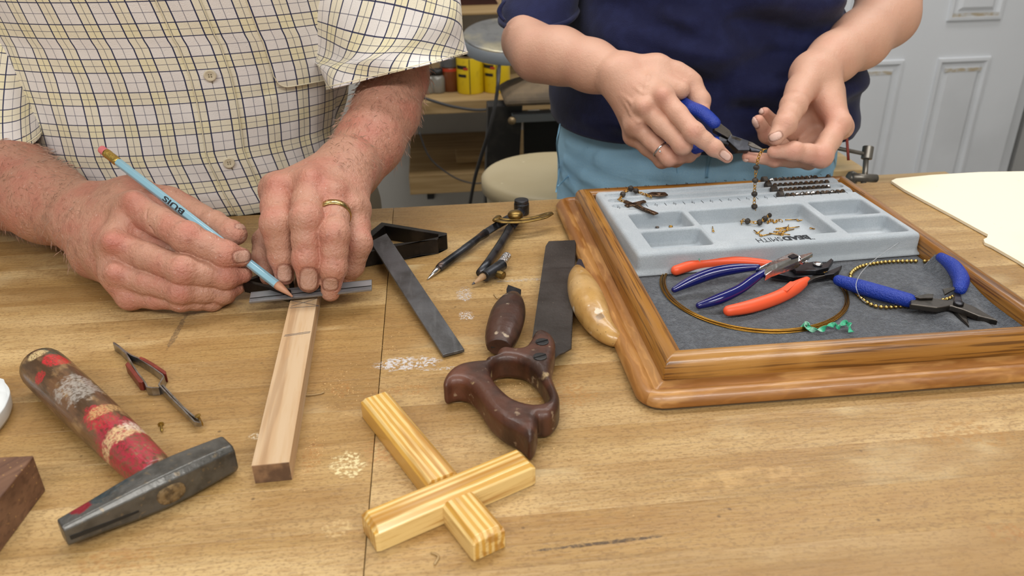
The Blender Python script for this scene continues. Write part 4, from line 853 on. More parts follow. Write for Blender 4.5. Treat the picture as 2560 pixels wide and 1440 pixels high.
# ---------------------------------------------------------------- back saw with dark handle
sw_ = thing('hand_saw', 'small handsaw with dark steel blade and carved brown wooden handle', 'saw', W(1330, 900, 0))
m_saw = mat('saw_steel', '45413e', .38, .6, L=[('N', 25, .4, .68, '5a5654', .7), ('V', (160, 160, 160), .03, .07, 'c8b48e', .7), ('N', (9, 60, 60), .55, .75, '2a221e', .6)], bump=[(250, .0003)])
zb_ = .0115
lt, rt, rb2, lb2 = W(1366, 604, zb_), W(1438, 600, zb_), W(1425, 872, zb_), W(1331, 842, zb_)
edge = []
nT = 110
for i in range(nT + 1):
    t = i / nT; p = rt.lerp(rb2, t); edge.append(p); 
    if i < nT: edge.append(rt.lerp(rb2, (i + .5) / nT) + Vector((.0012, 0, 0)))
pts = [W(1372, 603, zb_)] + edge + [W(1412, 880, zb_), W(1398, 886, zb_), W(1380, 900, zb_), W(1345, 905, zb_), lb2, W(1364, 615, zb_)]
obj('blade', slab(pts, zb_, zb_ - .0012), m_saw, sw_, smooth=False)
def z5(x, y): return 860 + x / 2.3225, 820 + y / 2.3225
ol = [(1110, 55), (1150, 46), (1200, 68), (1226, 110), (1222, 170), (1203, 250), (1203, 300), (1228, 370), (1250, 430), (1246, 490), (1210, 540), (1165, 555), (1128, 560), (1122, 620), (1105, 672), (1075, 690), (1045, 662), (1000, 625), (930, 590), (870, 545), (830, 500), (792, 440), (745, 380), (695, 352), (640, 350), (592, 368), (578, 345), (598, 300), (640, 262), (700, 238), (780, 226), (826, 222), (826, 206), (880, 192), (898, 158), (940, 145), (1000, 152), (1050, 142), (1085, 100)]
hl_ = [(850, 275), (880, 228), (950, 212), (1040, 228), (1105, 275), (1150, 340), (1180, 400), (1188, 445), (1168, 470), (1110, 482), (1040, 470), (975, 442), (915, 390), (870, 335)]
zt_ = .015; Hth = .0235
O_ = [p for p in catmull_closed([W(*z5(*q), zt_) for q in ol], 4)]; I_ = [p for p in catmull_closed([W(*z5(*q), zt_) for q in hl_], 5)]
lo, hi = np.min(O_, 0)[:2] - .005, np.max(O_, 0)[:2] + .005; h = .0009
F = Field((*lo, -.002), (*hi, Hth + .003), h)
X, Y = np.meshgrid(F.ax[0], F.ax[1], indexing='ij'); d2 = np.maximum(poly_sd(O_, X, Y), -poly_sd(I_, X, Y))
rr = .0068; zz = np.abs(F.ax[2] - Hth / 2)[None, None, :] - (Hth / 2 - rr); q0 = (d2 + rr)[:, :, None]
# blend of straight wall and round-over
F.a = (np.sqrt(np.maximum(q0, 0) ** 2 + np.maximum(zz, 0) ** 2) + np.minimum(np.maximum(q0, zz), 0) - rr).astype(np.float32)
pts_, quads_ = F.mesh(); oc_ = W(1300, 960, 0)
m_sawh = mat('saw_handle_wood', '502d1e', .46, coat=.12, L=[('N', (40, 40, 16), .4, .62, '2c1a12', .85), ('N', (16, 16, 16), .54, .72, '7a4630', .6), ('N', (110, 110, 110), .64, .7, 'a08a70', .6, 6), ('N', (50, 50, 50), .68, .74, 'b59c72', .7, 6)], bump=[(120, .0008)], rv=(60, .35))
obj('handle', vdb_mesh('handle', pts_, quads_, m_sawh, oc_), None, sw_, Matrix.Translation(oc_))
for u, v in (z5(1150, 82), z5(1138, 168)):
    p = W(u, v, Hth); obj('saw_nut', join(xf(lathe([(-.001, .0052), (.0006, .0052), (.0008, .004), (.0008, .001)], 18), Matrix.Translation(p)), xf(box(.0095, .0012, .001, (0, 0, .0011)), Matrix.Translation(p) @ Matrix.Rotation(.35, 4, 'Z'))), m_iron, sw_, smooth=False)
# ---------------------------------------------------------------- finished cross
m_ash = mat('varnished_ash', 'cf9f48', .32, coat=.4, L=[('W', (4, 75, 75), 3, .25, .8, 'e8cb8a', .85), ('N', (8, 160, 160), .5, .66, 'a9742c', .75), ('N', (40, 500, 500), .5, .7, 'b98838', .4)], bump=[((20, 300, 300), .0003)])
cz_ = .0165; t0, t1, l0, l1 = W(938, 988, cz_), W(1216, 1325, cz_), W(931, 1296, cz_), W(1306, 1141, cz_)
d = t1 - t0; e = l1 - l0; k = ((l0 - t0).x * e.y - (l0 - t0).y * e.x) / (d.x * e.y - d.y * e.x); X0 = t0 + d * k
cw = .0218; ch = .0032
crs = thing('wooden_cross', 'varnished pale ash wooden cross with chamfered edges lying on bench', 'cross', (X0.x, X0.y, 0))
def chbar(x0, x1, w, h_, cA=True, cB=True):
    def ring(x, c, z1): 
        a, b = w / 2 - c, h_ - c
        return [(x, -w / 2 + (c if False else 0), .0005), (x, w / 2, .0005), (x, w / 2, b if c else h_), (x, a, h_), (x, -a, h_), (x, -w / 2, b if c else h_)]
    def endring(x): return [(x, -w / 2 + .0006, .0008), (x, w / 2 - .0006, .0008), (x, w / 2 - .0006, h_ - ch - .0005), (x, w / 2 - ch - .001, h_ - ch + .0002), (x, -w / 2 + ch + .001, h_ - ch + .0002), (x, -w / 2 + .0006, h_ - ch - .0005)]
    rs = []
    rs += [endring(x0), ring(x0 + ch * .9, ch, 0)] if cA else [ring(x0, ch, 0)]
    rs += [ring(x1 - ch * .9, ch, 0), endring(x1)] if cB else [ring(x1, ch, 0)]
    return loft(rs)
dv = (d).normalized(); LM = frame((X0.x, X0.y, 0), dv); EM = frame((X0.x, X0.y, 0), e)
La, Lb = (t0 - X0).length + ch, (t1 - X0).length + ch; Ea, Eb = (l0 - X0).length + ch, (l1 - X0).length + ch
obj('upright', chbar(-La, -cw / 2 + .0002, cw, cz_, True, False), m_ash, crs, LM, smooth=False, bevel=.0004)
obj('upright', chbar(cw / 2 - .0002, Lb, cw, cz_, False, True), m_ash, crs, LM, smooth=False, bevel=.0004)
obj('crossbar', chbar(-Ea, Eb, cw, cz_ + .0002), m_ash, crs, EM, smooth=False, bevel=.0004)
# ---------------------------------------------------------------- sawdust and chips
m_sd = mat('sawdust', 'c09a66', .9, L=[('R', 'e3c08a', .5)])
V, Fc = [], []
def crumb(x, y, s, z=0):
    global V, Fc
    k = len(V); a = random.random() * 6
    V += [(x + s * math.cos(a + i * 2.1) * random.uniform(.6, 1.2), y + s * math.sin(a + i * 2.1) * random.uniform(.6, 1.2), z + .0001) for i in range(3)] + [(x, y, z + s * .7)]
    Fc += [(k, k + 1, k + 3), (k + 1, k + 2, k + 3), (k + 2, k, k + 3), (k, k + 2, k + 1)]
for u, v, su, sv, n in ((1000, 975, 70, 16, 160), (850, 965, 22, 30, 120), (785, 1130, 30, 40, 110), (1270, 985, 60, 25, 150), (970, 900, 20, 30, 60), (560, 830, 500, 60, 80), (1400, 1200, 500, 130, 160), (1300, 800, 200, 90, 120), (700, 1000, 400, 150, 120), (1180, 1130, 90, 30, 60), (2000, 1150, 400, 120, 60)):
    for _ in range(n):
        uu, vv = random.gauss(u, su), random.gauss(v, sv)
        if not (0 < uu < 2560 and 560 < vv < 1440): continue
        if uu > 1400 and vv < 1000: continue
        p = W(uu, vv, 0)
        if abs((SM.inverted() @ p).y) < .016: continue
        crumb(p.x, p.y, random.choice((.0003, .0004, .0005, .0005, .0008)))
tag(obj('sawdust', (V, Fc), m_sd, None, smooth=False), 'scattered sawdust crumbs on the bench top', 'sawdust', kind='stuff')
for pts, lb in (([(1077, 1381), (1096, 1390), (1086, 1411)], 'tiny bent wood splinter below the wooden cross'), ([(750, 985), (770, 988), (800, 984), (810, 980)], 'thin curled wood shaving beside the pale stick'), ([(1235, 735), (1240, 742), (1244, 746)], 'tiny yellow sliver beside the dark knife handle')):
    tag(obj('wood_shaving', tube([W(u, v, .0009) for u, v in pts], .0007, 6, 4, flat=.5), m_pine), lb, 'shaving')
# ================================================================ people
def skin(name, base, red, dark, pale, blot, bs=1., nailc='dfbcae'):
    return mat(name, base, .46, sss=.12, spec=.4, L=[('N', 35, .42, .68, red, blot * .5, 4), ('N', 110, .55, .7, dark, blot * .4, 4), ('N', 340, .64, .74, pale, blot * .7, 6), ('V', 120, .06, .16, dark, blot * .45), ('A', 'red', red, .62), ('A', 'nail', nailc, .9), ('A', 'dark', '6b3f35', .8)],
               bump=[(420, .0007 * bs), (160, .0009 * bs), (900, .0003)], rv=(90, .25))
m_skin_m = skin('older_skin', 'bb8b75', 'b8685a', '87594a', 'd8bfb2', .8, 1.25, 'bb9482')
m_skin_w = skin('fair_skin', 'cfa28b', 'c8806f', 'b58a75', 'dab8a6', .25, .45)
HV = .00115
class Arm:
    def __init__(s, pts, pad=.05, hv=HV):
        """pts: all control points (u, v, zc, r px)"""
        P_ = np.array([tuple(D(*p[:3])) for p in pts]); s.F = Field(P_.min(0) - pad, P_.max(0) + pad, hv); s.hv = hv
    def c(s, p): return D(*p[:3]), px(p[3], p[2])
    def chain(s, pts, k, F=None, n=None, sq=1.):
        F = F or s.F
        for a, b in zip(pts, pts[1:]):
            (p, r), (q, t) = s.c(a), s.c(b); F.cone(p, q, r, t, k, n=n, sq=sq)
    def finger(s, pts, base=True, kin=.004, kb=.008, kmin=.0004, R=.02, knob=1.03, sh=.96, g=1.0):
        pts = [(*p[:3], p[3] * g) for p in pts]
        P_ = np.array([tuple(D(*p[:3])) for p in pts]); f = Field(P_.min(0) - .028, P_.max(0) + .028, s.hv)
        # phalanx shafts narrow a little between joints
        for i, (a, b) in enumerate(zip(pts, pts[1:])):
            (p, r), (q, t) = s.c(a), s.c(b); m = p.lerp(q, .5); rm = (r + t) / 2 * sh
            if i < 2: f.cone(p, m, r, rm, kin); f.cone(m, q, rm, t, kin)
            else: f.cone(p, q, r, t, kin)
            if i > 0: f.sph(p, r * knob, kin)
        # merge
        F = s.F; o = f.o - F.o; sl, fl = [], []
        for i in range(3):
            a = max(0, o[i]); b = min(F.a.shape[i], o[i] + f.a.shape[i]); sl.append(slice(a, b)); fl.append(slice(a - o[i], b - o[i]))
        sl, fl = tuple(sl), tuple(fl); m = P_[0]
        X = [F.ax[0][sl[0]][:, None, None] - m[0], F.ax[1][sl[1]][None, :, None] - m[1], F.ax[2][sl[2]][None, None, :] - m[2]]
        k = (kmin + (kb - kmin) * np.exp(-(X[0] ** 2 + X[1] ** 2 + X[2] ** 2) / R ** 2)).astype(np.float32)
        a, d = F.a[sl], f.a[fl]; hh_ = np.clip(.5 + .5 * (a - d) / k, 0, 1); F.a[sl] = a * (1 - hh_) + d * hh_ - k * hh_ * (1 - hh_)
    def crease(s, pts, r=.0007, k=.0012, dz=0):
        for a, b in zip(pts, pts[1:]): s.F.cone(D(*a), D(*b), r, r, k, True)
    def vein(s, pts, r=.0011, k=.004):
        for a, b in zip(pts, pts[1:]): s.F.cone(D(*a), D(*b), r, r, k)
def attrs(me, pts, spots, nails, darks):
    uv, zc = PX(pts); n = len(pts); red = np.zeros(n); nail = np.zeros(n); dk = np.zeros(n)
    for u, v, z, rp, a in spots:
        c = np.array(tuple(D(u, v, z))); d = np.linalg.norm(pts - c, axis=1) / px(rp, z); red = np.maximum(red, a * np.exp(-d * d * 1.2))
    me.update(); no = np.zeros(n * 3, np.float32); me.vertices.foreach_get('normal', no); no = no.reshape(-1, 3)
    tocam = EYE - pts; tocam /= np.linalg.norm(tocam, axis=1)[:, None]; fac = (no * tocam).sum(1)
    off = np.zeros(n)
    for u, v, z, hl_, hw, ang in nails:
        a = math.radians(ang); dx, dy = uv[:, 0] - u, uv[:, 1] - v; X = (dx * math.cos(a) + dy * math.sin(a)) / hl_; Y = (-dx * math.sin(a) + dy * math.cos(a)) / hw
        q = (np.abs(X) ** 3 + np.abs(Y) ** 3) ** (1 / 3); ok = (np.abs(zc - z) < .02) & (fac > .0)
        nail = np.maximum(nail, np.where(ok, np.clip((1.08 - q) / .12, 0, 1), 0)); off += np.where(ok, .0005 * np.clip((1.02 - q) / .1, 0, 1) - .0005 * np.exp(-((q - 1.16) / .1) ** 2), 0)
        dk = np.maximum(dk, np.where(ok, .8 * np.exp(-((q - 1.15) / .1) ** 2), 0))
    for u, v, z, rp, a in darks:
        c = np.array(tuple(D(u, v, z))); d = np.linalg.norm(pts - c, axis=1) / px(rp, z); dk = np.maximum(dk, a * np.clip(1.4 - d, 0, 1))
    for nm, ar in (('red', red), ('nail', nail), ('dark', dk)):
        at = me.attributes.new(nm, 'FLOAT', 'POINT'); at.data.foreach_set('value', ar.astype(np.float32))
    me.vertices.foreach_set('co', (np.array(me_co(me)) + no * off[:, None]).ravel().astype(np.float32)); me.update()
def me_co(me):
    a = np.zeros(len(me.vertices) * 3, np.float32); me.vertices.foreach_get('co', a); return a.reshape(-1, 3)
def body(label, fields, m, spots, nails, darks, org):
    V_, Q_, k = [], [], 0
    for F in fields:
        p, q = F.mesh(); V_.append(p); Q_.append(q + k); k += len(p)
    V_, Q_ = np.concatenate(V_), np.concatenate(Q_)
    me = vdb_mesh('person', V_, Q_, m, org); V2 = me_co(me) + np.array(org); attrs(me, V2, spots, nails, darks)
    return tag(obj('person', me, None, None, Matrix.Translation(org)), label, 'person')
# ---------------------------------------------------------------- man: right hand with the pencil
rh_palm = [(208, 545, .80, 84), (334, 520, .737, 39), (286, 611, .722, 37), (293, 686, .718, 34), (326, 740, .722, 30)]
rh_fore = [(-420, 330, 1.0, 100), (-260, 400, .96, 112), (-100, 425, .90, 116), (20, 458, .86, 112), (120, 508, .825, 98), (210, 545, .795, 84)]
A = Arm(rh_palm + rh_fore + [(640, 640, .70, 20), (600, 760, .72, 20)])
A.chain(rh_fore, .012)
for p in rh_palm[1:]: A.chain([(212, 560, .785, 66), p], .012)
A.chain([rh_palm[1], rh_palm[2], rh_palm[3], rh_palm[4]], .008)
A.chain([(240, 640, .77, 60), (330, 690, .75, 40)], .01)
A.chain([(225, 520, .79, 64), (330, 505, .775, 60), (420, 525, .765, 52), (480, 548, .762, 42)], .012); A.chain([(300, 560, .765, 60), (420, 590, .745, 46), (505, 605, .738, 32)], .012); A.chain([(340, 605, .742, 46), (480, 638, .720, 32)], .01)
A.finger([(470, 535, .768, 42), (535, 560, .748, 31), (578, 582, .735, 29), (592, 586, .733, 26)], kb=.010, R=.025)       # thumb
A.finger([rh_palm[1], (468, 594, .700, 38), (562, 636, .706, 33), (604, 643, .712, 24)])
A.finger([rh_palm[2], (458, 676, .695, 37), (562, 690, .712, 32), (608, 686, .722, 22)])
A.finger([rh_palm[3], (452, 727, .700, 33), (556, 730, .720, 28), (590, 718, .730, 21)])
A.finger([rh_palm[4], (452, 752, .706, 25), (530, 752, .722, 23), (570, 742, .735, 18)])
for p in ((334, 500, .722, 19), (280, 604, .704, 21), (288, 682, .703, 16)): A.F.sph(*A.c(p), .012)
for k_ in range(3): A.crease([(205 - k_ * 14, 450 + k_ * 8, .76), (198 - k_ * 13, 540, .745), (205 - k_ * 12, 640, .765)], .0006, .0015)
A.crease([(372, 470, .72), (366, 540, .708), (395, 606, .702), (450, 642, .700)], .0008, .0014)
# ---------------------------------------------------------------- man: left hand holding the square
lh_mcp = [(694, 476, .742, 42), (776, 464, .735, 42), (834, 492, .735, 40), (886, 524, .745, 37)]
lh_fore = [(985, 60, .92, 84), (992, 190, .90, 76), (965, 280, .88, 80), (925, 355, .855, 80), (875, 425, .825, 78)]
B = Arm(lh_mcp + lh_fore + [(640, 760, .70, 20)])
B.chain(lh_fore, .012)
for p in lh_mcp: B.chain([(868, 420, .80, 62), p], .014)
B.chain(lh_mcp, .008)
B.chain([(850, 450, .82, 60), (730, 520, .79, 44), (690, 560, .78, 34)], .012)
B.finger([lh_mcp[0], (693, 560, .705, 40), (705, 640, .712, 32), (711, 690, .714, 24)], sh=.98)
B.finger([lh_mcp[1], (766, 548, .695, 40), (767, 648, .697, 34), (772, 704, .703, 28)], sh=.98)
B.finger([lh_mcp[2], (836, 586, .698, 37), (833, 668, .700, 32), (826, 730, .712, 24)], sh=.98)
B.finger([lh_mcp[3], (894, 608, .728, 34), (880, 664, .738, 28), (868, 690, .745, 23)], sh=.98)
B.finger([(690, 560, .78, 30), (657, 600, .765, 23), (652, 650, .752, 22), (668, 694, .735, 18)])
for p in ((690, 462, .725, 19), (776, 448, .718, 20), (832, 480, .72, 19), (888, 515, .73, 15)): B.F.sph(*B.c(p), .012)
B.crease([(728, 520, .72), (732, 488, .715), (752, 470, .712), (785, 464, .712)], .0006, .0012); B.crease([(806, 520, .715), (822, 503, .712), (850, 500, .715), (868, 520, .72)], .0006, .0012)
for (u, v, z, w_) in ((705, 622, .700, 20), (767, 632, .682, 22), (832, 655, .686, 20)):
    for k_ in (-8, 0, 8): B.crease([(u - w_, v + k_ + 2, z + .004), (u, v + k_ - 2, z), (u + w_, v + k_ + 2, z + .004)], .0004, .0009)
for (u, v, z, w_) in ((687, 530, .690, 22), (764, 520, .680, 24), (834, 562, .684, 22)):
    for k_ in (-6, 2): B.crease([(u - w_, v + k_ + 3, z + .006), (u, v + k_, z + .0005), (u + w_, v + k_ + 3, z + .006)], .0003, .0009)
# hidden torso and neck, coarse
T = Field((-.6, .80, -.25), (.1, 1.35, .62), .008)
T.ell((-.265, 1.02, .1), [((1, 0, 0), .13), ((0, 1, 0), .09), ((0, 0, 1), .32)], .03); T.ell((-.265, .98, .36), [((1, 0, 0), .17), ((0, 1, 0), .085), ((0, 0, 1), .14)], .03)
T.cone((-.265, .97, .45), (-.265, .95, .56), .06, .055, .02)
T.cone((-.12, .97, .40), D(985, 60, .92), .055, .042, .02); T.cone((-.41, .97, .40), D(-420, 330, 1.0), .055, .048, .02)
m_spots = [(334, 500, .72, 38, .95), (280, 606, .70, 42, 1.), (288, 684, .70, 34, .8), (322, 744, .71, 26, .6), (474, 574, .685, 36, .6), (575, 640, .69, 30, .45), (460, 676, .68, 30, .5), (565, 690, .70, 30, .5), (455, 740, .69, 30, .5), (600, 700, .71, 30, .5),
           (690, 465, .72, 50, .8), (780, 448, .72, 55, .7), (687, 562, .67, 40, .9), (765, 545, .66, 40, .7), (835, 585, .665, 38, .6), (905, 610, .70, 40, .5), (704, 640, .68, 34, .8), (770, 655, .67, 30, .3), (712, 690, .69, 24, .5), (870, 470, .75, 40, .5), (0, 480, .82, 120, .35), (930, 330, .83, 110, .35)]
m_nails = [(605, 641, .695, 20, 14, -12), (604, 566, .72, 15, 6, 5), (712, 684, .70, 18, 20, 0), (772, 699, .685, 21, 26, 4), (826, 711, .692, 18, 14, 0)]
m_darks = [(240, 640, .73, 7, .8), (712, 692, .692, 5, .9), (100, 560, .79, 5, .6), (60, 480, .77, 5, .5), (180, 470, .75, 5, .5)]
man = body('older man in checked short sleeve shirt marking a stick with a pencil', [A.F, B.F, T], m_skin_m, m_spots, m_nails, m_darks, (-.27, 1.02, FZ))
# fine forearm hair
me = man.data; co = me_co(me) + np.array((-.27, 1.02, FZ)); no = np.zeros(len(co) * 3, np.float32); me.vertices.foreach_get('normal', no); no = no.reshape(-1, 3); uv, zc = PX(co)
cand = np.where(((uv[:, 0] < 190) & (uv[:, 0] > -60) & (uv[:, 1] > 300)) | ((uv[:, 0] > 830) & (uv[:, 1] < 420) & (uv[:, 1] > 150) & (uv[:, 0] < 1080)))[0]
cand = np.random.choice(cand, min(2600, len(cand)), False); V, Fc = [], []
for i in cand:
    d = Vector((.55, -.35, -.5)) if uv[i, 0] < 400 else Vector((-.1, -.5, -.7)); nn = Vector(no[i]); d = d - nn * d.dot(nn) + nn * .35 + Vector(np.random.normal(0, .3, 3)); d.normalize(); p = Vector(co[i]); s_ = d.orthogonal().normalized() * .000035; L_ = random.uniform(.005, .012); k = len(V)
    V += [p - s_, p + s_, p + d * L_ * .6 + nn * .0004, p + d * L_ + Vector((0, 0, -.001))]; Fc += [(k, k + 1, k + 2), (k, k + 2, k + 3)]
tag(obj('arm_hair', (V, Fc), mat('arm_hair', 'b08f7c', .5), man, smooth=False), 'fine fair hair on the forearms', kind='stuff')
# ---------------------------------------------------------------- checked shirt
def check_mat():
    m = bpy.data.materials.new('checked_cotton'); m.use_nodes = True; nt = m.node_tree; N, K = nt.nodes, nt.links; b = N['Principled BSDF']; b.inputs['Roughness'].default_value = .85; b.inputs['Specular IOR Level'].default_value = .2; b.inputs['Sheen Weight'].default_value = .15
    uvn = N.new('ShaderNodeTexCoord'); sp = N.new('ShaderNodeSeparateXYZ'); K.new(uvn.outputs['UV'], sp.inputs[0])
    def mth(op, a, bb=None, cc=None):
        n = N.new('ShaderNodeMath'); n.operation = op
        for i, x in enumerate((a, bb, cc)):
            if x is None: continue
            if isinstance(x, (int, float)): n.inputs[i].default_value = x
            else: K.new(x, n.inputs[i])
        return n.outputs[0]
    cur = N.new('ShaderNodeRGB'); cur.outputs[0].default_value = C('eae5e2'); cur = cur.outputs[0]
    def mixc(f, c):
        nonlocal cur
        x = N.new('ShaderNodeMix'); x.data_type = 'RGBA'; K.new(f, x.inputs[0]); K.new(cur, x.inputs[6]); x.inputs[7].default_value = C(c); cur = x.outputs[2]
    ws = [mth('ABSOLUTE', mth('SUBTRACT', mth('FRACT', mth('MULTIPLY', sp.outputs[i], 1 / .0375)), .5)) for i in (0, 1)]
    def sm(x, lo, hi):
        r = N.new('ShaderNodeMapRange'); r.interpolation_type = 'SMOOTHSTEP'; K.new(x, r.inputs[0]); r.inputs[1].default_value = lo; r.inputs[2].default_value = hi; return r.outputs[0]
    for w_ in ws: mixc(mth('MULTIPLY', sm(w_, .21, .17), .34), 'efe3a0')
    for w_, th, tn, a in ((ws[0], .019, .009, 1.), (ws[1], .0145, .009, .97)):
        mixc(mth('MULTIPLY', sm(mth('ABSOLUTE', mth('SUBTRACT', w_, .2)), th * 1.25, th * .75), a), '2a2f52')
        mixc(mth('MULTIPLY', sm(w_, tn * 1.3, tn * .7), a * .8), '34395c'); mixc(mth('MULTIPLY', sm(w_, .5 - tn * 1.3, .5 - tn * .7), a * .75), '3a3f60')
    K.new(cur, b.inputs['Base Color'])
    ns = N.new('ShaderNodeTexNoise'); ns.inputs['Scale'].default_value = 900; K.new(uvn.outputs['UV'], ns.inputs['Vector']); bp_ = N.new('ShaderNodeBump'); bp_.inputs['Distance'].default_value = .0004; K.new(ns.outputs['Fac'], bp_.inputs['Height']); K.new(bp_.outputs[0], b.inputs['Normal'])
    return m
m_check = check_mat()
def uvmesh(name, G, UVg, m, parent, solid=.0012, closed=False):
    """grid of points (rows x cols) with uv grid"""
    R_, Cn = len(G), len(G[0]); V = [p for r in G for p in r]; Fq = [(j * Cn + i, j * Cn + i + 1, (j + 1) * Cn + i + 1, (j + 1) * Cn + i) for j in range(R_ - 1) for i in range(Cn - 1)]
    a = np.array([tuple(v) for v in V]); o0 = a.mean(0); me = mesh(name, a - o0, Fq); ul = me.uv_layers.new(name='UVMap'); fl = [UVg[v // Cn][v % Cn] for q in Fq for v in q]
    ul.data.foreach_set('uv', np.array(fl, np.float32).ravel()); o = obj(name, me, m, parent, Matrix.Translation(o0))
    if solid: s = o.modifiers.new('thickness', 'SOLIDIFY'); s.thickness = solid; s.offset = -1
    return o
ZK = [-.002, .03, .08, .14, .20, .26, .32, .40, .5]
YF = [.896, .888, .882, .874, .862, .845, .825, .80, .775]; XCs = [-.31, -.314, -.312, -.298, -.283, -.28, -.28, -.28, -.28]; AK = [.175, .182, .192, .205, .21, .21, .21, .205, .2]; BK = [.115, .12, .125, .13, .135, .135, .13, .125, .12]
def prof(z): return [np.interp(z, ZK, K_) for K_ in (XCs, YF, AK, BK)]
def hit(u, v):
    for t in np.arange(.6, 1.1, .001):
        p = D(u, v, t); xc, yf, a, b = prof(p.z)
        if ((p.x - xc) / a) ** 2 + ((p.y - yf - b) / b) ** 2 < 1: return math.asin(max(-1, min(1, (p.x - xc) / a))), p.z
    return None
pk = sorted([(hit(u, v)[1], hit(u, v)[0]) for u, v in ((447, 2), (487, 95), (527, 190), (551, 300), (571, 402), (607, 480), (638, 540))])
pkz, pkt = [a for a, b in pk], [b for a, b in pk]
pkz.append(pkz[-1] + .15); pkt.append(pkt[-1] + (pkt[-1] - pkt[-3]) / (pkz[-2] - pkz[-4]) * .15)
TH_ = np.linspace(-PI, PI, 721)
def wr(U, z):
    q = .0022 * noise.noise(Vector((U * 14 + z * 6, z * 9, 3.1))) + .0011 * noise.noise(Vector((U * 30 + z * 30, z * 14, 7.7)))
    t = U * .85 + z * .5; q += .0022 * math.exp(-((U - .12) / .05) ** 2) * .35 * math.sin(U * 210 - z * 30) * (1 if z < .17 else max(0, 1 - (z - .17) / .03))
    q += -.004 * math.exp(-(((U - .150) - (.12 - z) * .35) / .008) ** 2) * (z < .15) + .004 * math.exp(-(((U - .165) - (.12 - z) * .35) / .01) ** 2) * (z < .15)
    q += .0025 * math.sin((z + U * .3) * 95) * max(0, 1 - z / .06)
    q += -.003 * math.exp(-((U + .105 + .05 * z) / .012) ** 2) * max(0, 1 - abs(z - .1) / .12)
    q += -.005 * math.exp(-((U - .055) / .007) ** 2) * (z > .14) * .5
    return q
cacheU = {}
def S(U, z, off=0.):
    kz = round(z, 5)
    if kz not in cacheU:
        xc, yf, a, b = prof(z); xs, ys = xc + a * np.sin(TH_), yf + b - b * np.cos(TH_); ds = np.hypot(np.diff(xs), np.diff(ys)); L_ = np.concatenate([[0], np.cumsum(ds)]); L_ -= np.interp(np.interp(z, pkz, pkt), TH_, L_); cacheU[kz] = (L_, xc, yf, a, b)
    L_, xc, yf, a, b = cacheU[kz]; t = np.interp(U, L_, TH_); w_ = wr(U, z) + off; n = Vector((math.sin(t) / a, -math.cos(t) / b, 0)).normalized()
    return Vector((xc + a * math.sin(t), yf + b - b * math.cos(t), z)) + n * w_ + Vector((0, 0, .15 * w_))
def Urange(z): S(0, z); L_ = cacheU[round(z, 5)][0]; return L_[0], L_[-1]
zs = np.linspace(-.002, .47, 130); G, UG = [], []
for z in zs:
    u0, u1 = Urange(z); us = np.linspace(max(u0, -.33), min(u1, .33), 180)
    G.append([S(u, z) for u in us]); UG.append([(u, z * 1.06 + .0135) for u in us])
shirt = uvmesh('shirt', G, UG, m_check, man)
tag(shirt, 'cream shirt with yellow and navy check')
zz = np.linspace(-.0015, .34, 110); us = np.concatenate([[-.0203], np.linspace(-.0198, .0198, 16), [.0203]])
uvmesh('placket', [[S(u, z, .0022 if abs(u) < .0202 else .0002) for u in us] for z in zz], [[(u, z * 1.06 + .0135) for u in us] for z in zz], m_check, shirt, 0)
m_seam = mat('cream_thread', 'e9e0c4', .8)
for sgn in (-1, 1): obj('seam', tube([S(sgn * .0198, z, .0021) for z in zz], .0006, 6), m_seam, shirt)
# breast pocket
pb = hit(770, 208); zp = pb[1]
def Uof(u, v):
    t, z = hit(u, v); S(0, z); L_ = cacheU[round(z, 5)][0]; return np.interp(t, TH_, L_), z
(ul_, zl_), (ur_, zr_) = Uof(672, 150), Uof(835, 150)
pu0, pu1 = ul_, max(ur_ + .03, ul_ + .09); pts_u = np.linspace(pu0, pu1, 30); G, UG = [], []
for j, s in enumerate(np.linspace(0, 1, 24)):
    row, ur = [], []
    for u in pts_u:
        e = min(u - pu0, pu1 - u); zlow = zp + (0 if e > .014 else .014 * (1 - math.sqrt(max(0, 1 - (1 - e / .014) ** 2))))
        z = zlow + (zp + .16 - zlow) * s; row.append(S(u, z, .0022 + .0045 * math.exp(-s * 7) + (-.0014 if (s == 0 or u in (pts_u[0], pts_u[-1])) else 0))); ur.append((u, z * 1.06 + .0135))
    G.append(row); UG.append(ur)
uvmesh('pocket', G, UG, m_check, shirt, 0)
bord = [G[j][0] for j in range(23, 0, -1)] + G[0] + [G[j][-1] for j in range(1, 24)]
obj('seam', tube(bord, .0006, 6), m_seam, shirt)
# buttons
m_btn = mat('cream_button', 'd9ceb4', .3, coat=.3)
for u, v in ((527, 186), (571, 404)):
    t, z = hit(u, v); c = S(0, z, .0024); n = (S(0, z, .1) - S(0, z)).normalized(); up_ = (S(0, z + .01) - S(0, z - .01)).normalized(); n = (S(.005, z) - S(-.005, z)).cross(up_).normalized()
    bm_m = frame(c, S(.005, z) - S(-.005, z), n)
    bt = obj('button', lathe([(0, .0052), (.0012, .0062), (.0026, .0063), (.003, .0055), (.0024, .0042), (.0022, .001)], 28), m_btn, shirt, bm_m)
    obj('button_thread', join(*[xf(box(.0011, .0011, .0008, (x, y, .0024)), Matrix.Identity(4)) for x in (-.0012, .0012) for y in (-.0012, .0012)]), mat('button_hole', '6f6552', .8), shirt, bm_m, smooth=False)
    obj('buttonhole', tube([S(0, z - .0055, .0026), S(.0003, z - .0095, .0026)], .0006, 6), mat('hole_thread', '8b8471', .8), shirt)
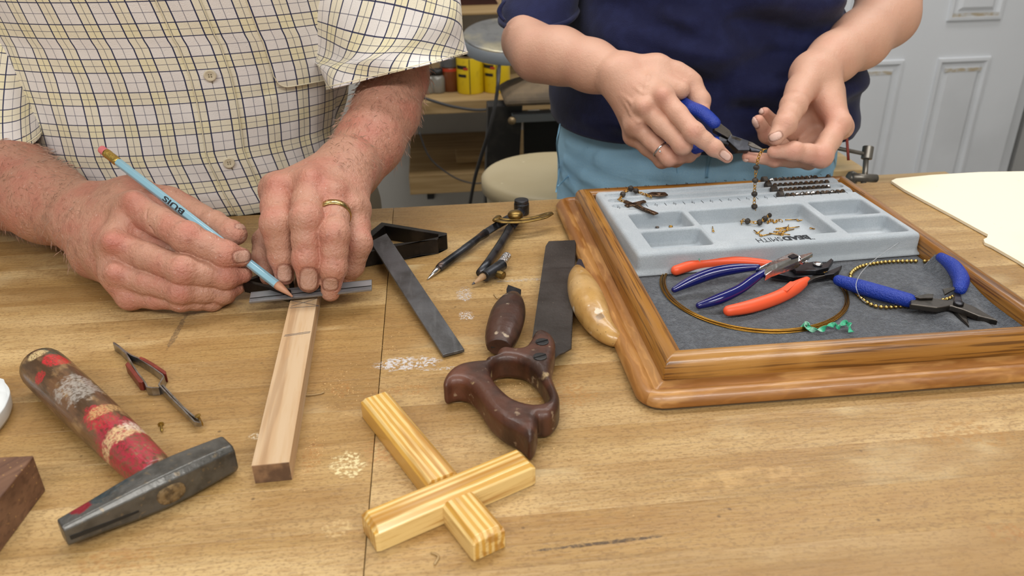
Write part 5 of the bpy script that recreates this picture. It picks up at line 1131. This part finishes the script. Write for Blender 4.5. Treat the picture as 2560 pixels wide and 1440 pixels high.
# sleeves
def sleeve(rings, rot, seed, nC=72, nR=40, fold=.004):
    """rings: (center, axis a, axis b)"""
    cs = catmull([np.concatenate([np.array(tuple(x)) for x in r]) for r in rings], max(1, nR // (len(rings) - 1))); G, UG = [], []; s = 0; prev = None
    for j, q in enumerate(cs):
        c, a, b = Vector(q[:3]), Vector(q[3:6]), Vector(q[6:9]); s += (c - prev).length if prev else 0; prev = c; row, ur = [], []; R_ = (a.length + b.length) / 2; f = j / (len(cs) - 1)
        for i in range(nC + 1):
            t = 2 * PI * i / nC; d = (a * math.cos(t) + b * math.sin(t)); fo = fold * (noise.noise(Vector((math.cos(t) * 1.6 + seed, math.sin(t) * 1.6, f * 2.2))) + .5 * math.sin(5 * t + f * 6 + seed) * (.3 + .7 * f)); p = c + d + d.normalized() * fo
            row.append(p); x, y = R_ * t, s; ur.append((x * math.cos(rot) - y * math.sin(rot), x * math.sin(rot) + y * math.cos(rot)))
        G.append(row); UG.append(ur)
    return uvmesh('sleeve', G, UG, m_check, shirt), G
cH = D(985, 182, .885)
sl1, G1 = sleeve([(D(905, -190, .95), (.085, .02, .03), (0, -.085, .0)), (D(935, -60, .905), (.088, .01, .04), (.01, -.085, .02)), (D(962, 60, .89), (.083, .0, .03), (.01, -.078, .0)), (D(975, 130, .885), (.078, .01, .012), (.005, -.07, .006)), (cH, (.077, .012, .014), (.008, -.064, .014))], .42, 1.7, fold=.0065)
obj('seam', tube(G1[-3][:-1], .0006, 6, closed=True), m_seam, shirt)
sl2, G2 = sleeve([(D(20, -120, .92), (.06, .0, -.03), (.02, -.085, .0)), (D(0, 60, .90), (.055, .0, -.02), (.02, -.08, .0)), (D(-18, 200, .885), (.052, .0, -.012), (.02, -.07, -.01)), (D(-28, 318, .875), (.056, .0, -.006), (.02, -.064, -.012))], -.05, 4.2, fold=.004)
obj('seam', tube(G2[-3][:-1], .0006, 6, closed=True), m_seam, shirt)
# trousers and shoes below the bench
m_trs = mat('khaki_trousers', '6f6450', .85); m_shoe = mat('brown_shoe', '3b2a20', .5)
def legs(x, y, zt, m, parent, name, half=.085, rt=.085, front=0):
    F = Field((x - .25, y - .2, FZ + .03), (x + .25, y + .2, zt + .03), .008); F.ell((x, y, zt - .1), [((1, 0, 0), half + .09), ((0, 1, 0), .11), ((0, 0, 1), .12)], .03)
    for s in (-1, 1): F.cone((x + s * half, y, zt - .12), (x + s * half, y - .01, FZ + .48), rt, .062, .03); F.cone((x + s * half, y - .01, FZ + .48), (x + s * half, y + .01, FZ + .09), .062, .05, .03)
    p, q = F.mesh(); o0 = (x, y, FZ); o = obj(name, vdb_mesh(name, p, q, m, o0), None, parent, Matrix.Translation(o0))
    for s in (-1, 1):
        G_ = Field((x + s * half - .07, y - .25, FZ - .02), (x + s * half + .07, y + .12, FZ + .12), .005); G_.cone((x + s * half, y + .03, FZ + .045), (x + s * half, y - .1, FZ + .036), .042, .038, .02); G_.cone((x + s * half, y + .03, FZ + .05), (x + s * half, y + .01, FZ + .085), .042, .04, .02)
        G_.a = np.maximum(G_.a, (FZ + .001 - G_.ax[2])[None, None, :].astype(np.float32)); p, q = G_.mesh(); obj('shoe', vdb_mesh('shoe', p, q, m_shoe, o0), None, parent, Matrix.Translation(o0))
    return o
legs(-.26, 1.04, .06, m_trs, man, 'trousers')
# wedding ring
m_wg = mat('pale_gold', 'c9b27a', .25, 1., L=[('N', 300, .5, .6, '8f7a46', .6)])
def ring_at(name, label, a, b, t, R_, wd, m, th=.0012):
    p = D(*a).lerp(D(*b), t); ax = (D(*b) - D(*a)).normalized(); M = frame(p, ax.orthogonal(), ax)
    root = tag(obj(name, loft([[(r * math.cos(q), r * math.sin(q), z) for r, z in ((R_, -wd), (R_ + th * .8, -wd * .85), (R_ + th, 0), (R_ + th * .8, wd * .85), (R_, wd), (R_ - th * .5, 0))] for q in np.linspace(0, 2 * PI, 40, False)], False, True), m, None, M), label, 'ring')
    return root, M
rg, RMm = ring_at('wedding_ring', "wide pale gold band on the man's left ring finger", lh_mcp[2][:3], (834, 585, .698), .50, .0147, .0034, m_wg)
for k in range(24):
    q = 2 * PI * k / 24; obj('engraved_leaf', ico(.0013, 1), m_wg, rg, RMm @ Matrix.Translation((.0154 * math.cos(q), .0154 * math.sin(q), .0009 * (1 if k % 2 else -1))) @ Matrix.Rotation(q, 4, 'Z') @ Matrix.Diagonal((.5, 1.2, .7, 1)))
# pencil
pt, pe_ = D(737, 746, .7015), D(252, 372, .762); PM = frame(pt, pe_ - pt, (0, -.35, 1)); plen = (pe_ - pt).length
pen = thing('pencil', 'light blue pencil with brass ferrule and pink eraser held over the stick', 'pencil', pt)
pr = .0042
m_pb = mat('blue_lacquer', '8fbccf', .18, coat=.5); 
def hexr(x, r): return [(x, r * math.cos(a), r * math.sin(a)) for a in [PI / 6 + k * PI / 3 for k in range(6)]]
obj('barrel', loft([hexr(.0195, pr * .97), hexr(plen - .024, pr)]), m_pb, pen, PM, smooth=False, bevel=.0007, seg=3)
obj('wood_tip', tube([(.0025, 0, 0), (.0185, 0, 0), (.0215, 0, 0)], [.0007, pr * .93, pr * .96], 18), mat('cedar_tip', 'c08f72', .6, L=[('N', (60, 300, 300), .4, .6, 'a87257', .6)]), pen, PM)
obj('lead_tip', tube([(0, 0, 0), (.003, 0, 0)], [.0002, .0008], 10), m_lead, pen, PM)
m_fer = mat('brass_ferrule', 'cfb060', .2, 1., bump=[(900, .0006)])
x0 = plen - .0245; prof_ = [(x0, pr * .98)] + [(x0 + .0008 + k * .0011, pr * (1.06 if k % 2 else .98)) for k in range(5)] + [(x0 + .006 + k * .0006, pr * (1.0 + .03 * (k % 3 == 0))) for k in range(9)] + [(x0 + .0118 + k * .0011, pr * (1.06 if k % 2 else .98)) for k in range(5)] + [(x0 + .0172, pr)]
obj('ferrule', tube([(x, 0, 0) for x, r in prof_], [r for x, r in prof_], 20), m_fer, pen, PM)
obj('eraser', tube([(x0 + .0165, 0, 0), (plen - .0015, 0, 0), (plen - .0003, 0, 0), (plen, 0, 0)], [pr * .95, pr * .95, pr * .85, pr * .6], 20), mat('pink_eraser', 'd9777a', .8), pen, PM, bevel=.0003)
# lettering sits on the barrel facet turned to the camera
tc_ = D(436, 512, .735); xl = (PM.inverted() @ tc_).x; cl_ = PM.inverted() @ Vector(EYE); fa = max([k * PI / 3 for k in range(6)], key=lambda a: (cl_.y * math.cos(a) + cl_.z * math.sin(a)))
fn = Vector((0, math.cos(fa), math.sin(fa))); LMx = PM @ frame(Vector((xl, 0, 0)) + fn * (pr * .866 + .00006), (1, 0, 0), fn)
obj('lettering', text_vf('BUIS', .005, .00012, (.0265, .0048)), m_print, pen, LMx, smooth=False)
# ---------------------------------------------------------------- woman: right hand with the pliers
wr_mcp = [(1656, 240, .890, 26), (1608, 268, .897, 25), (1588, 312, .912, 23), (1582, 340, .935, 20)]
wr_fore = [(1365, -70, 1.10, 50), (1345, 20, 1.075, 54), (1320, 104, 1.03, 60), (1345, 135, 1.005, 64), (1400, 140, .985, 66), (1480, 165, .955, 60), (1545, 190, .93, 52)]
A = Arm(wr_mcp + wr_fore + [(1835, 420, .86, 15)], hv=.00105)
A.chain(wr_fore, .015)
for p in wr_mcp: A.chain([(1552, 195, .925, 44), p], .012)
A.chain(wr_mcp, .008)
A.chain([(1560, 180, .93, 44), (1640, 178, .925, 38), (1712, 200, .922, 28)], .012); A.chain([(1640, 210, .91, 34), (1700, 225, .905, 24)], .012)
A.finger([(1690, 188, .925, 32), (1726, 210, .922, 27), (1750, 252, .917, 24), (1757, 284, .91, 18)], kb=.012, R=.025)
A.finger([wr_mcp[0], (1735, 331, .862, 24), (1786, 370, .862, 19), (1818, 394, .866, 14)])
A.finger([wr_mcp[1], (1706, 362, .878, 23), (1708, 376, .905, 18), (1680, 370, .925, 15)])
A.finger([wr_mcp[2], (1672, 394, .897, 20), (1722, 388, .908, 16), (1740, 381, .916, 13)])
A.finger([wr_mcp[3], (1655, 402, .925, 17), (1690, 402, .935, 14), (1712, 396, .94, 12)])
for p in ((1656, 238, .878, 14), (1607, 266, .884, 13), (1588, 310, .90, 11), (1528, 178, .915, 20)): A.F.sph(*A.c(p), .010)
A.vein([(1544, 172, .912), (1552, 230, .905), (1580, 258, .893), (1612, 235, .887), (1622, 190, .893)]); A.vein([(1570, 200, .902), (1604, 232, .888)], .0009); A.vein([(1552, 235, .905), (1580, 285, .897), (1596, 305, .893)]); A.vein([(1500, 205, .925), (1525, 195, .918), (1545, 178, .912)]); A.vein([(1612, 238, .886), (1618, 215, .888)], .0009)
for k_ in (-5, 0, 5): A.crease([(1722 + k_, 340 + k_ * .7, .850), (1735 + k_, 326 + k_ * .7, .846), (1748 + k_, 318 + k_ * .7, .852)], .0003, .0008)
# ---------------------------------------------------------------- woman: left hand
wl_mcp = [(2098, 310, .905, 27), (2102, 318, .925, 25), (2092, 310, .945, 23), (2075, 296, .96, 20)]
wl_fore = [(2240, -160, 1.08, 80), (2226, -40, 1.06, 78), (2215, 40, 1.04, 74), (2150, 100, 1.00, 68), (2085, 145, .965, 58), (2035, 180, .94, 52)]
B = Arm(wl_mcp + wl_fore + [(1850, 420, .87, 15)], hv=.00105)
B.chain(wl_fore, .015)
for p in wl_mcp: B.chain([(2040, 188, .94, 46), p], .012)
B.chain(wl_mcp, .008)
B.chain([(2070, 240, .95, 40), (2085, 285, .95, 30)], .01)
B.chain([(2025, 190, .93, 46), (1996, 235, .905, 30)], .012)
B.finger([(2002, 225, .912, 36), (1984, 264, .888, 31), (1962, 312, .873, 27), (1940, 343, .868, 20)], kb=.012, R=.025)
B.finger([wl_mcp[0], (2052, 390, .882, 28), (1985, 378, .874, 22), (1934, 380, .874, 16)])
B.finger([wl_mcp[1], (2022, 402, .905, 20), (1936, 400, .893, 16), (1868, 392, .888, 13)])
B.finger([wl_mcp[2], (1985, 386, .945, 20), (1917, 338, .928, 18), (1896, 302, .918, 15)])
B.finger([wl_mcp[3], (1990, 350, .965, 20), (1935, 308, .945, 17), (1912, 282, .936, 14)]); B.chain([(2070, 300, .95, 34), (2010, 335, .965, 26)], .012); B.chain([(2045, 270, .95, 34), (1985, 320, .955, 26)], .012)
for k_ in (-6, 2, 8): B.crease([(1942 - k_ * .4, 302 + k_, .864), (1962 - k_ * .4, 306 + k_, .857), (1980 - k_ * .4, 316 + k_, .866)], .0003, .0008)
B.crease([(2025, 300, .90), (2040, 290, .895), (2056, 282, .895)], .0012, .003); B.crease([(2025, 345, .895), (2040, 325, .888), (2058, 312, .885)], .0012, .003)
T = Field((.1, .95, -.1), (.75, 1.4, .62), .008)
wx = WY(1770, 200, 1.08).x
T.ell((wx, 1.09, .15), [((1, 0, 0), .14), ((0, 1, 0), .09), ((0, 0, 1), .3)], .03); T.ell((wx, 1.09, .40), [((1, 0, 0), .15), ((0, 1, 0), .08), ((0, 0, 1), .11)], .03); T.cone((wx, 1.08, .46), (wx, 1.07, .58), .05, .048, .02)
T.cone((wx - .14, 1.1, .40), D(1365, -70, 1.10), .045, .038, .02); T.cone((wx + .14, 1.1, .40), D(2240, -160, 1.08), .045, .042, .02)
w_spots = [(1656, 240, .872, 24, .85), (1735, 331, .845, 24, .8), (1608, 270, .88, 22, .35), (1588, 312, .90, 22, .4), (1820, 394, .858, 18, .7), (1706, 364, .865, 24, .45), (1690, 395, .89, 40, .55), (1766, 275, .9, 20, .6), (1785, 370, .85, 18, .5),
           (2050, 395, .87, 40, .8), (1985, 378, .86, 30, .7), (1936, 380, .865, 24, .7), (1932, 352, .86, 20, .6), (2060, 300, .91, 45, .7), (1870, 392, .885, 24, .8), (1940, 402, .88, 34, .7), (1893, 295, .91, 22, .8), (1908, 282, .93, 20, .8), (1962, 310, .86, 20, .35), (2100, 320, .89, 34, .5), (1917, 335, .92, 25, .7)]
w_nails = [(1814, 389, .858, 14, 9, 38), (1939, 341, .86, 16, 9, -22), (1886, 305, .912, 16, 7, 60), (1901, 276, .93, 9, 6, 60), (1862, 402, .884, 9, 4, -10)]
org = (wx, 1.09, FZ)
woman = body('woman in navy top and pale blue jeans assembling a rosary with pliers', [A.F, B.F, T], m_skin_w, w_spots, w_nails, [], org)
# navy top
m_nvy = mat('navy_jersey', '181c40', .85, L=[('N', 60, .4, .7, '20264e', .6)], bump=[(700, .0005)], sheen=.12, spec=.25)
fr_ = WY(1745, 386, .958); zh = fr_.z; hl0, hr0 = W(1364, 264, zh), W(2146, 285, zh); hc_ = (hl0 + hr0) / 2; ha_ = (hr0.x - hl0.x) / 2; hb2 = max(.09, hc_.y - fr_.y)
tl0, tr0 = WY(1432, 10, 1.09).x, WY(2125, 10, 1.09).x
ZW = [zh - .002, zh + .03, zh + .09, zh + .16, zh + .26, zh + .36, zh + .44]
AW = [ha_, ha_ * .985, ha_ * .95, (tr0 - tl0) / 2 * .985, (tr0 - tl0) / 2, .18, .10]; XW = [hc_.x, hc_.x, hc_.x, (tl0 + tr0) / 2, (tl0 + tr0) / 2, wx, wx]; BW = [hb2, hb2 * .99, hb2 * .98, hb2 * .98, hb2, .10, .07]; YW = [hc_.y, hc_.y, hc_.y, hc_.y, hc_.y, 1.09, 1.08]
def wsh(t, z):
    a, xc, b, yc = [np.interp(z, ZW, K_) for K_ in (AW, XW, BW, YW)]; x, y = math.sin(t), -math.cos(t); e = .86
    x, y = math.copysign(abs(x) ** e, x), math.copysign(abs(y) ** e, y)
    dm = 1 - .85 * min(1, max(0, (abs(x) - .55) / .35)); f = .022 * dm * noise.noise(Vector((x * 2.2 + 3, y * 1.2, z * 26))) + .006 * dm * noise.noise(Vector((x * 3.1, y * 3, z * 48 + x * 4))) + .011 * dm * math.sin(z * 62 + x * 2.5 + 1.2 * math.sin(x * 4)) * max(0, 1 - abs(z - zh - .1) / .14)
    s = 1 + f / .15
    return Vector((xc + a * x * s, yc + b * y * s, z))
zs = list(np.linspace(zh, zh + .44, 110)); G = [[wsh(t, z) for t in np.linspace(-PI, PI, 140, False)] for z in zs]
# turned-in hem
G = [[p + Vector((0, .004, .004)) + (Vector((hc_.x, hc_.y, p.z)) - p) * .03 for p in G[2]], [p + (Vector((hc_.x, hc_.y, p.z)) - p) * .012 + Vector((0, 0, -.0005)) for p in G[0]]] + G
top = obj('top', loft(G, False), m_nvy, woman, smooth=True)
top.modifiers.new('thickness', 'SOLIDIFY').thickness = .0015
tag(top, 'navy jersey top gathered in soft folds')
def wsleeve(rings, seed):
    cs = catmull([np.concatenate([np.array(tuple(x)) for x in r]) for r in rings], 10); G = []
    for j, q in enumerate(cs):
        c, a, b = Vector(q[:3]), Vector(q[3:6]), Vector(q[6:9]); f = j / (len(cs) - 1)
        G.append([c + (a * math.cos(t) + b * math.sin(t)) * (1 + .06 * noise.noise(Vector((math.cos(t) * 2 + seed, math.sin(t) * 2, f * 4)))) for t in np.linspace(0, 2 * PI, 48, False)])
    e = G[-1]; c = sum(e, Vector()) / len(e); G.append([c + (p - c) * .93 + Vector((0, 0, .004)) for p in e])
    o = obj('sleeve', loft(G, False), m_nvy, top); return o, G
o, G = wsleeve([(D(1400, -260, 1.12), (.06, 0, .02), (0, -.06, 0)), (D(1370, -110, 1.08), (.055, 0, .015), (0, -.06, 0)), (D(1352, -20, 1.055), (.052, 0, .008), (0, -.062, -.008)), (D(1346, 40, 1.05), (.0505, .0, .006), (0, -.064, -.008))], 2.)
obj('cuff', tube([p for p in G[-3]], .0035, 8, closed=True), m_nvy, top)
wsleeve([(D(2180, -420, 1.16), (.06, 0, -.02), (0, -.06, 0)), (D(2205, -300, 1.12), (.058, 0, -.01), (0, -.058, 0)), (D(2225, -180, 1.09), (.056, 0, -.008), (0, -.055, -.01))], 5.)
obj('sleeve_tab', tube([D(1262, 2, 1.0), D(1249, 22, 1.0), D(1252, 40, 1.0), D(1262, 52, 1.0)], .0035, 8, 3, flat=.5), m_nvy, top)
# jeans
m_jean = mat('pale_blue_denim', 'a8d8f6', .8, L=[('N', (6, 6, 14), .4, .7, '98c8ea', .6), ('N', 600, .45, .65, 'b4def4', .4)], bump=[(900, .0006), (14, .004), ((8, 8, 40), .003)], spec=.25)
jz = zh - .03
jl, jr = W(1378, 440, -.045), W(2100, 440, -.045)
jx, jy, ja, jb = hc_.x, hc_.y + .002, ha_ - .012, hb2 - .014
F = Field((jx - .3, jy - .25, FZ + .05), (jx + .3, jy + .25, zh + .06), .005)
F.ell((jx, jy, zh - .07), [((1, 0, 0), ja), ((0, 1, 0), jb), ((0, 0, 1), .20)], .03)
for s in (-1, 1): F.cone((jx + s * ja * .52, jy, zh - .17), (jx + s * .09, jy, FZ + .47), ja * .47, .065, .04); F.cone((jx + s * .09, jy, FZ + .47), (jx + s * .09, jy + .02, FZ + .09), .065, .05, .03)
def onj(u, v):
    for t in np.arange(.9, 1.25, .002):
        p = D(u, v, t)
        if ((p.x - jx) / ja) ** 2 + ((p.y - jy) / jb) ** 2 + ((p.z - zh + .07) / .2) ** 2 < 1.0: return p
    return D(u, v, 1.05)
for q in ([(1415, 400), (1460, 440), (1515, 475)], [(1420, 355), (1500, 405), (1600, 450)], [(1500, 390), (1600, 425), (1680, 440)], [(1412, 445), (1440, 475)], [(2070, 400), (2040, 420), (1960, 440)], [(1850, 400), (1930, 430)]):
    for a, b in zip(q, q[1:]): F.cone(onj(*a), onj(*b), .0035, .0035, .012)
p_, q_ = F.mesh(); jo = (jx, jy, FZ); jeans = obj('jeans', vdb_mesh('jeans', p_, q_, m_jean, jo), None, woman, Matrix.Translation(jo))
for s in (-1, 1):
    G_ = Field((jx + s * .09 - .07, jy - .25, FZ - .02), (jx + s * .09 + .07, jy + .12, FZ + .12), .005); G_.cone((jx + s * .09, jy + .03, FZ + .045), (jx + s * .09, jy - .1, FZ + .036), .038, .034, .02); G_.cone((jx + s * .09, jy + .03, FZ + .05), (jx + s * .09, jy + .02, FZ + .09), .038, .042, .02)
    G_.a = np.maximum(G_.a, (FZ + .001 - G_.ax[2])[None, None, :].astype(np.float32)); p_, q_ = G_.mesh(); obj('shoe', vdb_mesh('shoe', p_, q_, m_shoe, jo), None, woman, Matrix.Translation(jo))
m_st = mat('denim_seam', '8fc2e2', .8)
for q in ([(1768, 392), (1766, 415), (1764, 445)], [(1778, 392), (1772, 415), (1768, 445)], [(1690, 396), (1692, 420), (1694, 445)], [(1400, 310), (1392, 360), (1398, 420), (1390, 480)], [(1470, 368), (1455, 400), (1420, 440), (1395, 465)]):
    obj('seam', tube([onj(*x) + Vector((0, -.0008, .0003)) for x in q], .0011, 6, 4), m_st, jeans)
obj('belt_loop', tube([onj(2108, 345) + Vector((0.004, -.002, 0)), onj(2112, 400) + Vector((.004, -.002, 0))], .002, 8, 2, flat=.5), mat('red_tab', '8a3a30', .7), jeans)
# thin ring
rg2, M2 = ring_at('thin_ring', "thin silver ring with tiny stone on the woman's right hand", wr_mcp[2][:3], (1672, 394, .897), .76, .0096, .0011, m_chrome, .0009)
c_ = D(1650, 379, .885)
obj('ring_stone', xf(ico(.0014, 1), Matrix.Translation(c_)), m_chrome, rg2, smooth=False)
# pliers in her right hand
hp_ = thing('held_pliers', "blue handled pliers with black jaws held in the woman's right hand", 'pliers', D(1800, 325, .88))
def gripD(pts, m, parent): return obj('handle_grip', tube([D(u, v, z) for u, v, z, r in pts], [px(r, z) for u, v, z, r in pts], 16, 5, flat=.85, up=(0, -.4, 1), roundcap=3), m, parent)
gripD([(1655, 236, .935, 12), (1692, 248, .922, 15), (1725, 268, .908, 18), (1755, 282, .899, 19), (1785, 307, .889, 17)], m_blue, hp_)
gripD([(1660, 345, .922, 12), (1695, 368, .915, 15), (1738, 372, .902, 15), (1790, 352, .890, 12)], m_blue, hp_)
def plateD(name, pts, th, m, nrm=(0, -.75, .66)):
    n = Vector(nrm).normalized() * th; top_ = [D(*p) for p in pts]; k = len(top_); bm = bmesh.new(); vs = [bm.verts.new(p) for p in top_ + [p - n for p in top_]]
    for f in [tuple(range(k)), tuple(reversed(range(k, 2 * k)))] + [(i, i + k, (i + 1) % k + k, (i + 1) % k) for i in range(k)]: bm.faces.new([vs[i] for i in f])
    bmesh.ops.recalc_face_normals(bm, faces=list(bm.faces)); me = bpy.data.meshes.new(name); o0 = top_[0].copy(); bmesh.ops.translate(bm, verts=list(bm.verts), vec=-o0); bm.to_mesh(me); bm.free()
    return obj(name, me, m, hp_, Matrix.Translation(o0), bevel=.0005, smooth=False)
plateD('steel_arm', [(1786, 312, .887), (1794, 302, .887), (1825, 326, .883), (1836, 345, .881), (1822, 345, .881), (1786, 325, .886)], .007, m_dkst)
plateD('steel_arm', [(1790, 352, .887), (1800, 340, .886), (1826, 352, .882), (1820, 362, .882)], .005, m_black)
plateD('jaw_joint', [(1818, 350, .880), (1826, 336, .880), (1872, 352, .876), (1880, 360, .875), (1874, 376, .875), (1846, 376, .877)], .008, m_black)
plateD('jaw_joint', [(1826, 336, .8798), (1834, 339, .8795), (1858, 348, .877), (1850, 352, .877), (1830, 346, .879)], .004, m_dkst)
plateD('jaw_tip', [(1872, 353, .8755), (1882, 356, .874), (1912, 374, .871), (1911, 377, .871), (1880, 368, .874), (1870, 362, .875)], .004, m_dkst)
plateD('jaw_tip', [(1872, 366, .8752), (1880, 368, .874), (1910, 377, .871), (1906, 379, .871), (1878, 377, .874)], .004, m_black)
